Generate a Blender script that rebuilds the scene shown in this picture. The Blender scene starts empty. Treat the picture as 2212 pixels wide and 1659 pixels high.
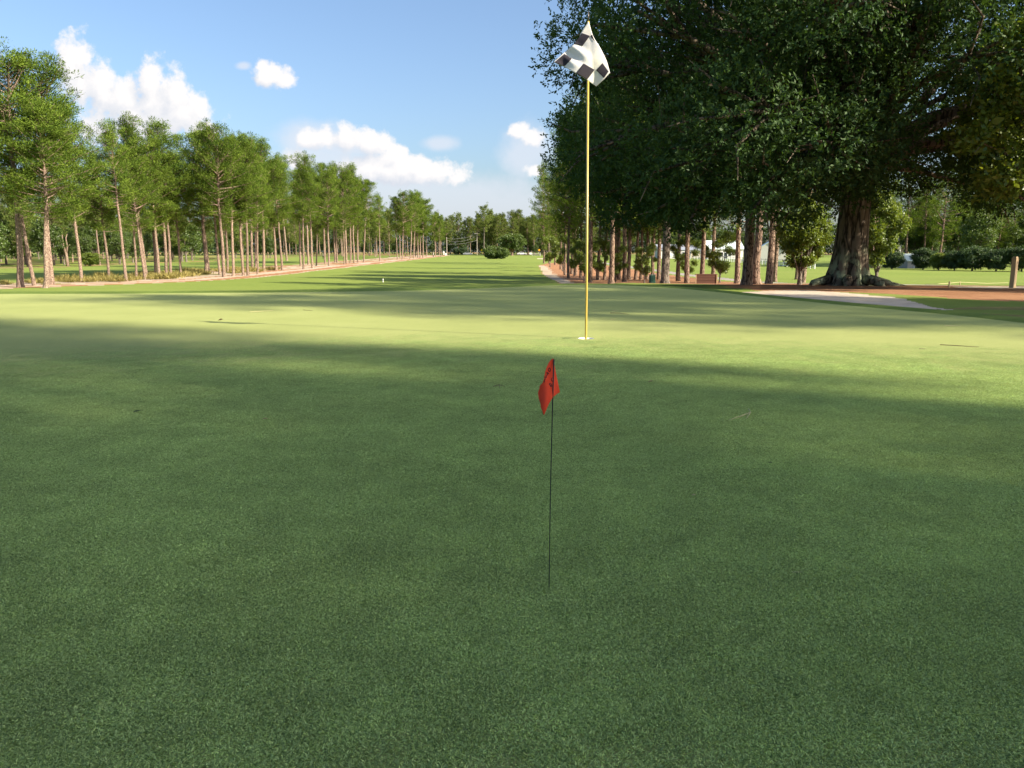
import bpy, bmesh, math, random
import numpy as np
from mathutils import Vector, Matrix
from mathutils.geometry import delaunay_2d_cdt
R = math.radians
SC = bpy.context.scene
COL = SC.collection
rng = np.random.default_rng(11)
random.seed(11)

# ------------------------------------------------------------------ camera, sky, sun, exposure
FPX, CX, CY, VH = 1671.0, 1106.0, 829.5, 548.0       # photograph measured at 2212 px wide
PITCH = math.atan((CY - VH) / FPX)
HCAM = 0.566
cam_d = bpy.data.cameras.new('camera')
cam_d.sensor_width = 36.0
cam_d.lens = 36.0 * FPX / 2212.0
cam_d.clip_start = 0.05
cam_d.clip_end = 6000
cam = bpy.data.objects.new('camera', cam_d)
COL.objects.link(cam)
cam.location = (0, 0, HCAM)
cam.rotation_euler = (math.pi / 2 - PITCH, 0, 0)
SC.camera = cam

SUN_DIR = Vector((2.93, -1.29, 1.86)).normalized()    # towards the sun
SUN_EL = math.asin(SUN_DIR.z)
SUN_AZ = math.atan2(SUN_DIR.x, SUN_DIR.y)             # clockwise from +Y
sun_d = bpy.data.lights.new('sun', 'SUN')
sun_d.energy = 3.1
sun_d.angle = R(0.55)
sun_d.color = (1.0, 0.90, 0.72)
sun = bpy.data.objects.new('sun', sun_d)
COL.objects.link(sun)
sun.location = (60, -30, 40)
sun.rotation_euler = SUN_DIR.to_track_quat('Z', 'Y').to_euler()

SC.view_settings.view_transform = 'Standard'
SC.view_settings.look = 'None'
SC.view_settings.gamma = 1.0
SC.view_settings.use_curve_mapping = False
SC.view_settings.exposure = 1.97
SC.render.engine = 'CYCLES'
SC.cycles.max_bounces = 6
SC.cycles.diffuse_bounces = 3
SC.cycles.transmission_bounces = 4
SC.cycles.glossy_bounces = 2
SC.cycles.caustics_reflective = False
SC.cycles.caustics_refractive = False

def cam_dir(u, v):
    xc, yc = (u - CX) / FPX, -(v - CY) / FPX
    return Vector((xc, math.cos(PITCH) + yc * math.sin(PITCH), -math.sin(PITCH) + yc * math.cos(PITCH)))

def at_depth(u, v, y):
    """world point on the line of sight (u, v) at forward distance y"""
    d = cam_dir(u, v)
    return Vector((d.x / d.y * y, y, HCAM + d.z / d.y * y))

class NT:
    """small node-tree helper"""
    def __init__(self, tree):
        self.t = tree
        self.n = tree.nodes
        self.l = tree.links
    def node(self, kind, **kw):
        nd = self.n.new(kind)
        for k, v in kw.items():
            setattr(nd, k, v)
        return nd
    def put(self, sock, val):
        if isinstance(val, bpy.types.NodeSocket):
            self.l.new(val, sock)
        elif isinstance(val, (tuple, list)) and sock.type == 'RGBA' and len(val) == 3:
            sock.default_value = (*val, 1)
        else:
            sock.default_value = val
    def math(self, op, a, b=0.0, c=None, clamp=False):
        nd = self.node('ShaderNodeMath', operation=op, use_clamp=clamp)
        self.put(nd.inputs[0], a); self.put(nd.inputs[1], b)
        if c is not None: self.put(nd.inputs[2], c)
        return nd.outputs[0]
    def vmath(self, op, a, b=None, s=None):
        nd = self.node('ShaderNodeVectorMath', operation=op)
        self.put(nd.inputs[0], a)
        if b is not None: self.put(nd.inputs[1], b)
        if s is not None: self.put(nd.inputs['Scale'], s)
        return nd.outputs['Value'] if op in ('DOT_PRODUCT', 'LENGTH', 'DISTANCE') else nd.outputs[0]
    def noise(self, vec, scale, detail=3.0, rough=0.55, out='Fac', dist=0.0):
        nd = self.node('ShaderNodeTexNoise')
        if vec is not None: self.put(nd.inputs['Vector'], vec)
        nd.inputs['Scale'].default_value = scale
        nd.inputs['Detail'].default_value = detail
        nd.inputs['Roughness'].default_value = rough
        nd.inputs['Distortion'].default_value = dist
        return nd.outputs[out]
    def mix(self, f, a, b, mode='MIX'):
        nd = self.node('ShaderNodeMix', data_type='RGBA', blend_type=mode)
        self.put(nd.inputs[0], f); self.put(nd.inputs[6], a); self.put(nd.inputs[7], b)
        return nd.outputs[2]
    def ramp(self, f, stops):
        nd = self.node('ShaderNodeValToRGB')
        self.put(nd.inputs[0], f)
        cr = nd.color_ramp
        while len(cr.elements) < len(stops): cr.elements.new(0.5)
        for e, (p, c) in zip(cr.elements, stops):
            e.position = p
            e.color = (*c, 1) if len(c) == 3 else c
        return nd.outputs[0]
    def smooth(self, x, lo, hi, a=0.0, b=1.0):
        nd = self.node('ShaderNodeMapRange', interpolation_type='SMOOTHSTEP')
        self.put(nd.inputs[0], x)
        self.put(nd.inputs[1], lo); self.put(nd.inputs[2], hi)
        self.put(nd.inputs[3], a); self.put(nd.inputs[4], b)
        return nd.outputs[0]

world = bpy.data.worlds.new('World')
SC.world = world
world.use_nodes = True
world.node_tree.nodes.clear()
w = NT(world.node_tree)
sky = w.node('ShaderNodeTexSky', sky_type='NISHITA', sun_disc=False, sun_elevation=SUN_EL, sun_rotation=SUN_AZ)
sky.air_density = 1.0; sky.dust_density = 2.6; sky.ozone_density = 3.4
SKY_STRENGTH = 0.058
tc = w.node('ShaderNodeTexCoord').outputs['Generated']
sep = w.node('ShaderNodeSeparateXYZ'); w.put(sep.inputs[0], tc)
fy = w.math('MAXIMUM', sep.outputs[1], 0.02)
comb = w.node('ShaderNodeCombineXYZ')
w.put(comb.inputs[0], w.math('DIVIDE', sep.outputs[0], fy)); w.put(comb.inputs[1], w.math('DIVIDE', sep.outputs[2], fy))
P = comb.outputs[0]                                   # direction as (x/y, z/y): clouds are laid out on the sky itself
def blobs(lst, P=P):
    out = None
    for (u, v, ru, rv) in lst:
        d = cam_dir(u, v)
        c = (d.x / d.y, d.z / d.y, 0)
        q = w.vmath('DIVIDE', w.vmath('SUBTRACT', P, c), (ru / FPX * 1.24, rv / FPX * 1.18, 1))
        f = w.math('SUBTRACT', 1.0, w.vmath('LENGTH', q))
        out = f if out is None else w.math('SMOOTH_MAX', out, f, 0.12)
    return out
n_big = w.noise(P, 16.0, 9.0, 0.60)
n_off = w.noise(w.vmath('ADD', P, (0.012, 0.012, 0)), 16.0, 9.0, 0.6)
n_mid = w.noise(w.vmath('ADD', P, (3.1, 1.7, 0)), 48.0, 7.0, 0.62)
crisp = [(150, 150, 28, 48), (172, 175, 46, 62), (220, 190, 42, 58), (262, 220, 60, 62), (325, 175, 32, 48), (372, 205, 46, 48), (340, 235, 75, 62),
         (300, 262, 140, 50), (405, 250, 46, 52), (436, 280, 36, 30), (580, 162, 34, 22), (566, 143, 15, 15), (606, 172, 22, 13),
         (700, 300, 44, 26), (755, 296, 38, 30), (800, 308, 44, 26), (858, 330, 22, 18), (640, 350, 30, 24), (830, 366, 120, 32), (912, 352, 18, 22), (955, 372, 60, 26),
         (900, 372, 70, 30), (985, 385, 34, 18), (1122, 282, 24, 18), (1150, 296, 30, 20), (1152, 368, 18, 13)]
soft = [(740, 322, 110, 18), (700, 345, 120, 40), (948, 310, 40, 16), (900, 420, 330, 50), (1040, 450, 230, 70), (1140, 330, 60, 60), (525, 142, 16, 9), (680, 300, 90, 40)]
fc = w.math('ADD', blobs(crisp), w.math('MULTIPLY', w.math('SUBTRACT', n_big, 0.5), 2.3))
fc = w.math('ADD', fc, w.math('MULTIPLY', w.math('SUBTRACT', n_mid, 0.5), 1.5))
dens = w.smooth(fc, -0.06, 0.50)
fs = w.math('ADD', blobs(soft), w.math('MULTIPLY', w.math('SUBTRACT', n_big, 0.5), 1.2))
dsoft = w.math('MULTIPLY', w.smooth(fs, -0.10, 0.70), 0.72)
P2 = w.vmath('ADD', P, (0.012, 0.016, 0))
f2 = w.math('ADD', blobs(crisp, P2), w.math('MULTIPLY', w.math('SUBTRACT', n_off, 0.5), 2.3))
relief = w.math('MULTIPLY_ADD', w.math('SUBTRACT', fc, f2), 0.9, 0.62, clamp=True)  # painted shading: cloud edges towards the sun lighter, undersides greyer
CLOUD_LIT, CLOUD_SHADED, CLOUD_SOFT = (0.262, 0.256, 0.255), (0.185, 0.196, 0.218), (0.205, 0.217, 0.240)
ccol = w.mix(relief, CLOUD_SHADED, CLOUD_LIT)
skyc = w.vmath('SCALE', sky.outputs[0], s=SKY_STRENGTH)
infront = w.math('GREATER_THAN', sep.outputs[1], 0.05)
above = w.math('MULTIPLY', infront, w.smooth(sep.outputs[2], 0.0, 0.03))
c1 = w.mix(w.math('MULTIPLY', dsoft, above), skyc, CLOUD_SOFT)
c2 = w.mix(w.math('MULTIPLY', dens, above), c1, ccol)
bg = w.node('ShaderNodeBackground'); w.put(bg.inputs[0], c2); bg.inputs[1].default_value = 1.0
wo = w.node('ShaderNodeOutputWorld'); w.l.new(bg.outputs[0], wo.inputs[0])

# ------------------------------------------------------------------ helpers
def tag(o, label=None, cat=None, group=None, kind=None):
    if label: o['label'] = label
    if cat: o['category'] = cat
    if group: o['group'] = group
    if kind: o['kind'] = kind
    return o

def link(name, me, parent=None, mat=None):
    o = bpy.data.objects.new(name, me)
    COL.objects.link(o)
    if parent is not None: o.parent = parent
    if mat is not None and me is not None and len(me.materials) == 0: me.materials.append(mat)
    return o

def empty(name, loc=(0, 0, 0)):
    o = bpy.data.objects.new(name, None)
    o.empty_display_size = 0.2
    COL.objects.link(o)
    o.location = loc
    return o

def np_mesh(name, V, faces, mat=None, tint=None, smooth=False):
    """faces: list of int arrays (n,3) or (n,4)"""
    me = bpy.data.meshes.new(name)
    V = np.asarray(V, dtype=np.float32)
    me.vertices.add(len(V)); me.vertices.foreach_set('co', V.ravel())
    faces = [np.asarray(f, dtype=np.int32) for f in faces if len(f)]
    loops = np.concatenate([f.ravel() for f in faces])
    tot = np.concatenate([np.full(len(f), f.shape[1], dtype=np.int32) for f in faces])
    me.loops.add(len(loops)); me.loops.foreach_set('vertex_index', loops)
    me.polygons.add(len(tot))
    start = np.concatenate([[0], np.cumsum(tot)[:-1]]).astype(np.int32)
    me.polygons.foreach_set('loop_start', start)
    me.polygons.foreach_set('loop_total', tot)
    if smooth: me.polygons.foreach_set('use_smooth', np.ones(len(tot), dtype=bool))
    if tint is not None:
        a = me.attributes.new('tint', 'FLOAT', 'POINT')
        a.data.foreach_set('value', np.asarray(tint, dtype=np.float32))
    me.update(calc_edges=True)
    if mat: me.materials.append(mat)
    return me

class MB:
    """collects simple solids into ONE mesh"""
    def __init__(self): self.V = []; self.F = []; self.n = 0
    def add(self, V, F):
        self.V += [tuple(v) for v in V]; self.F += [tuple(i + self.n for i in f) for f in F]; self.n = len(self.V)
        return self
    def box(self, c, s, rot=None, taper=1.0):
        vs = []
        for dz in (-.5, .5):
            k = 1.0 if dz < 0 else taper
            for dx, dy in ((-.5, -.5), (.5, -.5), (.5, .5), (-.5, .5)):
                p = Vector((dx * s[0] * k, dy * s[1] * k, dz * s[2]))
                if rot is not None: p = rot @ p
                vs.append(p + Vector(c))
        return self.add(vs, [(0, 3, 2, 1), (4, 5, 6, 7), (0, 1, 5, 4), (1, 2, 6, 5), (2, 3, 7, 6), (3, 0, 4, 7)])
    def tube(self, pts, rad, n=8, cap=True):
        pts = [Vector(p) for p in pts]
        if not isinstance(rad, (list, tuple)): rad = [rad] * len(pts)
        vs = []
        prev = None
        for i, p in enumerate(pts):
            d = (pts[min(i + 1, len(pts) - 1)] - pts[max(i - 1, 0)]).normalized()
            a = (Vector((1, 0, 0)) if abs(d.x) < .8 else Vector((0, 1, 0))) if prev is None else prev
            a = (a - d * a.dot(d)).normalized(); prev = a
            b = d.cross(a)
            for k in range(n):
                t = 2 * math.pi * k / n
                vs.append(p + (a * math.cos(t) + b * math.sin(t)) * rad[i])
        fs = []
        for i in range(len(pts) - 1):
            for k in range(n):
                fs.append((i * n + k, i * n + (k + 1) % n, (i + 1) * n + (k + 1) % n, (i + 1) * n + k))
        if cap:
            fs.append(tuple(reversed(range(n)))); fs.append(tuple(range((len(pts) - 1) * n, len(pts) * n)))
        return self.add(vs, fs)
    def prism(self, outline, y0, y1):
        """outline in (x, z), extruded along y"""
        n = len(outline)
        vs = [(x, y0, z) for x, z in outline] + [(x, y1, z) for x, z in outline]
        fs = [tuple(range(n)), tuple(reversed(range(n, 2 * n)))] + [(i + n, (i + 1) % n + n, (i + 1) % n, i) for i in range(n)]
        return self.add(vs, fs)
    def mesh(self, name, mat=None, smooth=False):
        me = bpy.data.meshes.new(name)
        me.from_pydata(self.V, [], self.F)
        me.update()
        if smooth: me.polygons.foreach_set('use_smooth', np.ones(len(me.polygons), dtype=bool))
        if mat: me.materials.append(mat)
        return me
    def build(self, name, mat=None, parent=None, smooth=False):
        return link(name, self.mesh(name, mat, smooth), parent)

def material(name):
    m = bpy.data.materials.new(name)
    m.use_nodes = True
    m.node_tree.nodes.clear()
    t = NT(m.node_tree)
    out = t.node('ShaderNodeOutputMaterial')
    return m, t, out

def simple(name, col, rough=0.6, metal=0.0, var=0.12, scale=8.0, spec=0.4, coat=0.0):
    m, t, out = material(name)
    b = t.node('ShaderNodeBsdfPrincipled')
    pos = t.node('ShaderNodeTexCoord').outputs['Object']
    n = t.noise(pos, scale, 5, 0.6)
    dk = tuple(c * (1 - var) for c in col); lt = tuple(min(1, c * (1 + var)) for c in col)
    t.put(b.inputs['Base Color'], t.mix(n, dk, lt))
    b.inputs['Roughness'].default_value = rough
    b.inputs['Metallic'].default_value = metal
    b.inputs['Specular IOR Level'].default_value = spec
    b.inputs['Coat Weight'].default_value = coat
    t.l.new(b.outputs[0], out.inputs[0])
    return m

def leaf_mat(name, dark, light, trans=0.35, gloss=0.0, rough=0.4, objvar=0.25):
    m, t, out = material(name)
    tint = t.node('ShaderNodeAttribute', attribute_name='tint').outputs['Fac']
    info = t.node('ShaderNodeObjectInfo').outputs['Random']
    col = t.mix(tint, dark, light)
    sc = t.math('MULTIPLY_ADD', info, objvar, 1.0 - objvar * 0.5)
    col = t.vmath('SCALE', col, s=sc)
    d = t.node('ShaderNodeBsdfDiffuse'); t.put(d.inputs[0], col)
    tr = t.node('ShaderNodeBsdfTranslucent'); t.put(tr.inputs[0], t.vmath('MULTIPLY', col, (1.25, 1.15, 0.5)))
    mx = t.node('ShaderNodeMixShader'); mx.inputs[0].default_value = trans
    t.l.new(d.outputs[0], mx.inputs[1]); t.l.new(tr.outputs[0], mx.inputs[2])
    last = mx.outputs[0]
    if gloss > 0:
        g = t.node('ShaderNodeBsdfGlossy'); g.inputs[0].default_value = (1, 1, 1, 1); g.inputs['Roughness'].default_value = rough
        m2 = t.node('ShaderNodeMixShader'); m2.inputs[0].default_value = gloss
        t.l.new(last, m2.inputs[1]); t.l.new(g.outputs[0], m2.inputs[2]); last = m2.outputs[0]
    t.l.new(last, out.inputs[0])
    return m

def bark_mat(name, base, dark, light, scale=5.0, stretch=0.3, lichen=None):
    m, t, out = material(name)
    pos = t.node('ShaderNodeTexCoord').outputs['Object']
    info = t.node('ShaderNodeObjectInfo').outputs['Random']
    mp = t.vmath('MULTIPLY', pos, (1, 1, stretch))
    vo = t.node('ShaderNodeTexVoronoi', feature='DISTANCE_TO_EDGE')
    wob = t.vmath('ADD', mp, t.vmath('SCALE', t.noise(mp, 7, 3, out='Color'), s=0.25))
    t.put(vo.inputs['Vector'], wob); vo.inputs['Scale'].default_value = scale
    crack = t.smooth(vo.outputs['Distance'], 0.0, 0.16)
    n = t.noise(pos, 3.0, 6, 0.65)
    c = t.mix(n, base, light)
    c = t.mix(crack, dark, c)
    c = t.vmath('SCALE', c, s=t.math('MULTIPLY_ADD', info, 0.3, 0.85))
    if lichen:
        sp = t.node('ShaderNodeSeparateXYZ'); t.put(sp.inputs[0], pos)
        lm = t.math('MULTIPLY', t.smooth(t.noise(pos, 1.7, 5, 0.6), 0.44, 0.6), t.smooth(sp.outputs[2], 1.9, 0.3))
        c = t.mix(lm, c, lichen)
    b = t.node('ShaderNodeBsdfPrincipled'); t.put(b.inputs['Base Color'], c)
    b.inputs['Roughness'].default_value = 0.9; b.inputs['Specular IOR Level'].default_value = 0.15
    bp = t.node('ShaderNodeBump'); bp.inputs['Strength'].default_value = 0.8; bp.inputs['Distance'].default_value = 0.04
    t.put(bp.inputs['Height'], t.math('MULTIPLY_ADD', n, 0.5, crack)); t.l.new(bp.outputs[0], b.inputs['Normal'])
    t.l.new(b.outputs[0], out.inputs[0])
    return m

def ground_mat(name, stops, fine=60.0, broad=0.25, streak=None, bump=0.02, bumpscale=None, speck=None, rough=0.95, rise=0.5, sheen=0.0):
    """stops: three colours dark, mid, light; broad patches, fine grain and real relief"""
    m, t, out = material(name)
    pos = t.node('ShaderNodeNewGeometry').outputs['Position']
    nb = t.noise(pos, broad, 4, 0.6)
    nf = t.noise(pos, fine, 4, 0.7)
    nm = t.noise(pos, fine / 7.0, 3, 0.6)
    f = t.math('ADD', t.math('MULTIPLY', nb, 0.5), t.math('ADD', t.math('MULTIPLY', nf, rise), t.math('MULTIPLY', nm, 0.30)))
    f = t.math('SUBTRACT', f, (0.5 + rise + 0.30) / 2 - 0.5)
    c = t.ramp(f, [(0.22, stops[0]), (0.5, stops[1]), (0.78, stops[2])])
    if streak:
        c = t.mix(t.math('MULTIPLY', t.smooth(t.noise(t.vmath('MULTIPLY', pos, (streak[1], streak[2], 1)), 1.0, 4, 0.6), 0.48, 0.66), streak[3]), c, streak[0])
    if speck:
        c = t.mix(t.math('MULTIPLY', t.smooth(t.noise(pos, speck[1], 2, 0.5), speck[2], speck[2] + 0.08), speck[3]), c, speck[0])
    b = t.node('ShaderNodeBsdfPrincipled'); t.put(b.inputs['Base Color'], c)
    b.inputs['Roughness'].default_value = rough; b.inputs['Specular IOR Level'].default_value = 0.1
    if sheen:
        b.inputs['Sheen Weight'].default_value = sheen; b.inputs['Sheen Roughness'].default_value = 0.6
        b.inputs['Sheen Tint'].default_value = (*stops[2], 1)
    bp = t.node('ShaderNodeBump'); bp.inputs['Strength'].default_value = 1.0; bp.inputs['Distance'].default_value = bump
    t.put(bp.inputs['Height'], t.noise(pos, bumpscale or fine, 5, 0.7)); t.l.new(bp.outputs[0], b.inputs['Normal'])
    t.l.new(b.outputs[0], out.inputs[0])
    return m

# ------------------------------------------------------------------ terrain height
GREEN_PX = [(0, 635), (250, 634.5), (560, 632), (780, 629.5), (900, 627.5), (1000, 624.5), (1100, 620.5), (1180, 617), (1260, 615), (1330, 616), (1400, 619), (1480, 624),
            (1560, 632), (1620, 639), (1700, 647), (1800, 657), (1900, 666), (2000, 675), (2100, 685), (2212, 698)]
def flat(u, v):
    d = cam_dir(u, v); k = -HCAM / d.z
    return (d.x * k, d.y * k)
GP = [flat(*p) for p in GREEN_PX]
GREEN = np.array([(-16, 5.0), (-13, 9.5)] + GP + [(5.2, 5.2), (7.0, 2.0), (7.5, -3), (4, -8), (-6, -9), (-14, -4)])

def inside(poly, x, y):
    poly = np.asarray(poly); n = len(poly); r = np.zeros(x.shape, bool); j = n - 1
    for i in range(n):
        xi, yi = poly[i]; xj, yj = poly[j]
        with np.errstate(divide='ignore', invalid='ignore'):
            c = ((yi > y) != (yj > y)) & (x < (xj - xi) * (y - yi) / (yj - yi + 1e-12) + xi)
        r ^= c; j = i
    return r

def dist_poly(poly, x, y):
    poly = np.asarray(poly); n = len(poly); best = np.full(x.shape, 1e9)
    for i in range(n):
        a = poly[i]; b = poly[(i + 1) % n]; ab = b - a
        t = np.clip(((x - a[0]) * ab[0] + (y - a[1]) * ab[1]) / (ab @ ab + 1e-12), 0, 1)
        best = np.minimum(best, np.hypot(x - a[0] - t * ab[0], y - a[1] - t * ab[1]))
    return best

def sstep(x, a, b):
    t = np.clip((x - a) / (b - a), 0, 1); return t * t * (3 - 2 * t)

def wob(x, y, s, seed):
    r = np.random.default_rng(seed); o = np.zeros(np.shape(x))
    for k in range(5):
        a = r.uniform(0, 6.28); f = s * r.uniform(0.6, 1.8); o = o + np.sin((x * math.cos(a) + y * math.sin(a)) * f + r.uniform(0, 6.28))
    return o / 5

def height(x, y):
    x = np.asarray(x, float); y = np.asarray(y, float)
    d = np.hypot(x, y)
    base = np.interp(y, [-200, -40, 0, 30, 45, 70, 380, 500, 900, 2000], [-2.0, -1.6, -1.4, -2.1, -2.5, -2.68, -0.30, 0.7, 2.0, 3.0])
    right = np.interp(y, [-40, -10, 2, 6, 8, 12, 16, 24, 31, 40, 50, 60, 70, 78, 88, 100], [-1.6, -0.6, -0.25, -0.14, -0.17, -0.36, -0.50, -0.57, -0.71, -1.05, -1.40, -1.75, -2.08, -2.33, -2.48, -2.45])
    right = np.where(y > 100, base, right)
    e = dist_poly(GREEN, x, y); ins = inside(GREEN, x, y)
    lf = np.maximum(-0.24 * np.maximum(e - 0.25, 0), base)
    wgt = np.where(y > 1, sstep(x / np.maximum(y, 1), 0.03, 0.16), sstep(x, 2, 6))
    out = lf * (1 - wgt) + right * wgt
    out = out * sstep(e, 0.1, 1.6)
    # small rolls: a hump behind the green, swells in the right-hand field
    out = out + 0.35 * np.exp(-(((x - 1.0) / 7) ** 2 + ((y - 62) / 9) ** 2))
    fld = sstep(x - 0.28 * y, 4, 25) * sstep(y, 60, 90)
    out = out + fld * 0.35 * wob(x, y, 0.09, 5)
    out = out + 0.08 * wob(x, y, 0.12, 9) * sstep(d, 20, 60)
    out = out + 0.07 * np.exp(-((x - 8.3) / 3.6) ** 2 - ((y - 20.6) / 1.9) ** 2)
    gr = 0.006 * wob(x, y, 1.1, 3)
    return np.where(ins, gr * sstep(e, 0, 0.5), out + 0.02 * sstep(e, 0.02, 0.1))

def hz(x, y): return float(height(np.array([x]), np.array([y]))[0])

def ground_at(u, v, dmax=600.0):
    """first point of the terrain on the line of sight beyond the green's near part"""
    d = cam_dir(u, v)
    ks = np.geomspace(0.6, dmax, 1600)
    z = HCAM + d.z * ks
    g = height(d.x * ks, d.y * ks)
    hit = np.where(z < g)[0]
    k = ks[hit[0]] if len(hit) else dmax
    return Vector((d.x * k, d.y * k, hz(d.x * k, d.y * k)))

# ------------------------------------------------------------------ regions of the ground
STRAW_R = [(9, 195), (5.7, 165), (4.4, 107), (4.9, 93), (5.5, 75), (8, 60), (12, 48), (9.6, 36), (7.6, 28), (7.8, 24), (9.6, 20.4), (11.2, 17.8), (15, 16.0), (30, 15.5), (60, 10), (60, 31), (19.5, 31.5),
           (21, 45), (24, 60), (24, 80), (22, 110), (20, 195)]
far_edge = [(1545, 636.5), (1590, 631), (1650, 628), (1720, 626), (1760, 627.5), (1800, 630), (1830, 632.5), (1855, 635), (1880, 637.5), (1915, 641), (1950, 644.5)]
BUNKER = []
for (u, v) in far_edge:
    p = at_depth(u, v, 21.0)
    for yy in np.linspace(9, 40, 400):
        q = at_depth(u, v, yy)
        if q.z < hz(q.x, q.y) + 0.005 and yy > 12: break
    BUNKER.append((q.x, q.y))
BUNKER += [(7.6, 13.4), (6.3, 12.6), (4.6, 12.2), (3.9, 13.5), (4.2, 16.5)]
def edge_left(y): return np.interp(y, [40, 60, 72, 85, 93, 125, 290, 420], [-74, -60, -48, -37, -33, -31.7, -30, -30])
FAR_BUNKER = [(8.2, 262), (12.5, 258), (14, 272), (9, 276)]
SANDPAD = [(15.6, 27.2), (17.2, 26.6), (19.5, 26.8), (20.4, 28.2), (19.2, 29.8), (16.6, 29.5)]

def regions(x, y):
    r = np.zeros(x.shape, int)                                   # 0 fairway
    w1 = wob(x, y, 0.5, 21); w2 = wob(x, y, 0.22, 22); w3 = wob(x, y, 1.6, 23)
    o = x - edge_left(y) + 0.5 * w1
    lz = (y > 30) & (y < 385)
    r[lz & (o < 0)] = 1                                          # pine straw
    r[lz & (o < -0.0) & (o > -0.7 - 0.5 * w2)] = 2               # sandy edge
    po = o + 0.9 * w2
    r[lz & (po < -3.4) & (po > -6.2)] = 2                        # sand path
    waste = lz & (o < -7.5) & (o > -18 + 2 * w2)
    r[waste & (w2 + 0.7 * w3 + np.where(y < 105, 0.45, 0.1) > 0.0)] = 2
    r[waste & (w1 - 0.5 * w3 > 0.42)] = 3                        # dry grass
    r[lz & (o <= -18 + 2 * w2)] = 0
    r[lz & (o < -54 + 3 * w1) & (w2 + .5 * w3 > 0.12)] = 3
    r[lz & (o < -54 + 3 * w1) & (w1 > 0.45)] = 1
    r[inside(STRAW_R, x + 0.7 * w3, y + 0.7 * w1)] = 1
    r[(y > 75) & (y < 165) & inside(STRAW_R, x, y) & ~inside(STRAW_R, x - 1.5 - 0.6 * w3, y)] = 2
    cp = (y > 24) & (y < 200); cpo = x - np.interp(y, [24, 31, 45, 60, 80, 110, 195], [22, 21.5, 22.5, 25.5, 25.5, 23.5, 21.5])
    r[cp & (cpo > 0) & (cpo < 2.2)] = 4                          # cart path
    r[(x > 25) & (y < 31) & (y > 20) & (r == 0)] = 1
    r[inside(BUNKER, x + 0.12 * w3, y + 0.12 * w1)] = 5
    bump = inside([(5.2, 9.2), (6.6, 12.8), (9.5, 15.5), (11.5, 16), (11, 13), (8, 9)], x, y)
    r[bump & (w3 + w1 > -0.25)] = 3
    r[inside(FAR_BUNKER, x, y)] = 5
    r[inside(SANDPAD, x, y)] = 6
    r[(y > 396) & (wob(x, y, .05, 55) > .1)] = 1
    g = inside(GREEN, x, y); e = dist_poly(GREEN, x, y)
    r[~g & (e < 0.55 + 0.04 * w3)] = 7                           # collar
    r[g] = 8
    return r

M = {}
M['green'] = ground_mat('bentgrass_turf', ((0.20, 0.24, 0.078), (0.295, 0.325, 0.108), (0.38, 0.40, 0.155)), fine=420.0, broad=0.9, bump=0.004, bumpscale=330.0, rise=0.75,
                        speck=((0.34, 0.36, 0.19), 26.0, 0.66, 0.35), sheen=0.15)
M['collar'] = ground_mat('collar_turf', ((0.09, 0.15, 0.03), (0.15, 0.21, 0.045), (0.22, 0.27, 0.065)), fine=90.0, broad=1.2, bump=0.02)
M['fairway'] = ground_mat('fairway_turf', ((0.095, 0.150, 0.030), (0.155, 0.205, 0.040), (0.215, 0.250, 0.058)), fine=14.0, broad=0.06, bump=0.03, bumpscale=22.0,
                          streak=((0.20, 0.22, 0.06), 0.03, 0.35, 0.5), sheen=0.2)
M['straw'] = ground_mat('pine_straw', ((0.15, 0.070, 0.034), (0.36, 0.180, 0.092), (0.54, 0.32, 0.18)), fine=26.0, broad=0.5, bump=0.05, bumpscale=30.0, rise=0.9)
M['sand'] = ground_mat('waste_sand', ((0.30, 0.22, 0.15), (0.46, 0.36, 0.26), (0.60, 0.50, 0.39)), fine=9.0, broad=0.5, bump=0.03)
M['dry'] = ground_mat('dry_grass', ((0.10, 0.10, 0.03), (0.22, 0.20, 0.07), (0.36, 0.31, 0.13)), fine=30.0, broad=0.6, bump=0.05)
M['bunker'] = ground_mat('bunker_sand', ((0.36, 0.285, 0.21), (0.52, 0.435, 0.335), (0.60, 0.52, 0.41)), fine=5.0, broad=0.8, bump=0.06, bumpscale=5.0, speck=((0.13, 0.09, 0.07), 6.0, 0.68, 0.7))
M['pathm'] = ground_mat('cart_path', ((0.22, 0.19, 0.17), (0.30, 0.27, 0.24), (0.38, 0.34, 0.30)), fine=20.0, broad=0.5, bump=0.004)
M['pad'] = ground_mat('sand_pad', ((0.36, 0.30, 0.24), (0.46, 0.40, 0.32), (0.52, 0.46, 0.38)), fine=20.0, broad=0.5, bump=0.01)

HOLE = ground_at(1265.5, 731.5)
az_in = np.linspace(R(-42), R(42), 620)
az = np.concatenate([np.linspace(R(-180), R(-42), 70)[:-1], az_in, np.linspace(R(42), R(180), 70)[1:-1]])
vs_near = np.linspace(900, 628 - 4, 150)
rr_near = HCAM / np.tan(np.arctan((vs_near - CY) / FPX) + PITCH)
rr_near = rr_near[rr_near > 0]
rr = np.concatenate([np.linspace(0.12, rr_near[0], 8)[:-1], rr_near, np.geomspace(rr_near[-1] * 1.008, 1800, 330)])
fine_n = np.geomspace(0.62, rr_near[0], 60)
rr = np.unique(np.concatenate([rr, fine_n]))
def exit_dist(poly):
    ds = np.linspace(0.5, 20, 1600); out = []
    for a in az:
        m = inside(poly, ds * math.sin(a), ds * math.cos(a)); k = np.where(~m)[0]
        out.append(ds[k[0]] if len(k) else 20.0)
    out = np.array(out)
    return np.convolve(np.concatenate([out[-3:], out, out[:3]]), np.ones(7) / 7, 'valid')
EDGE = exit_dist(GREEN)
K0 = int(np.argmin(abs(rr - 11.0))); K1 = K0 + 3
A, D = np.meshgrid(az, rr)
lr = np.log(rr)
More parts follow.
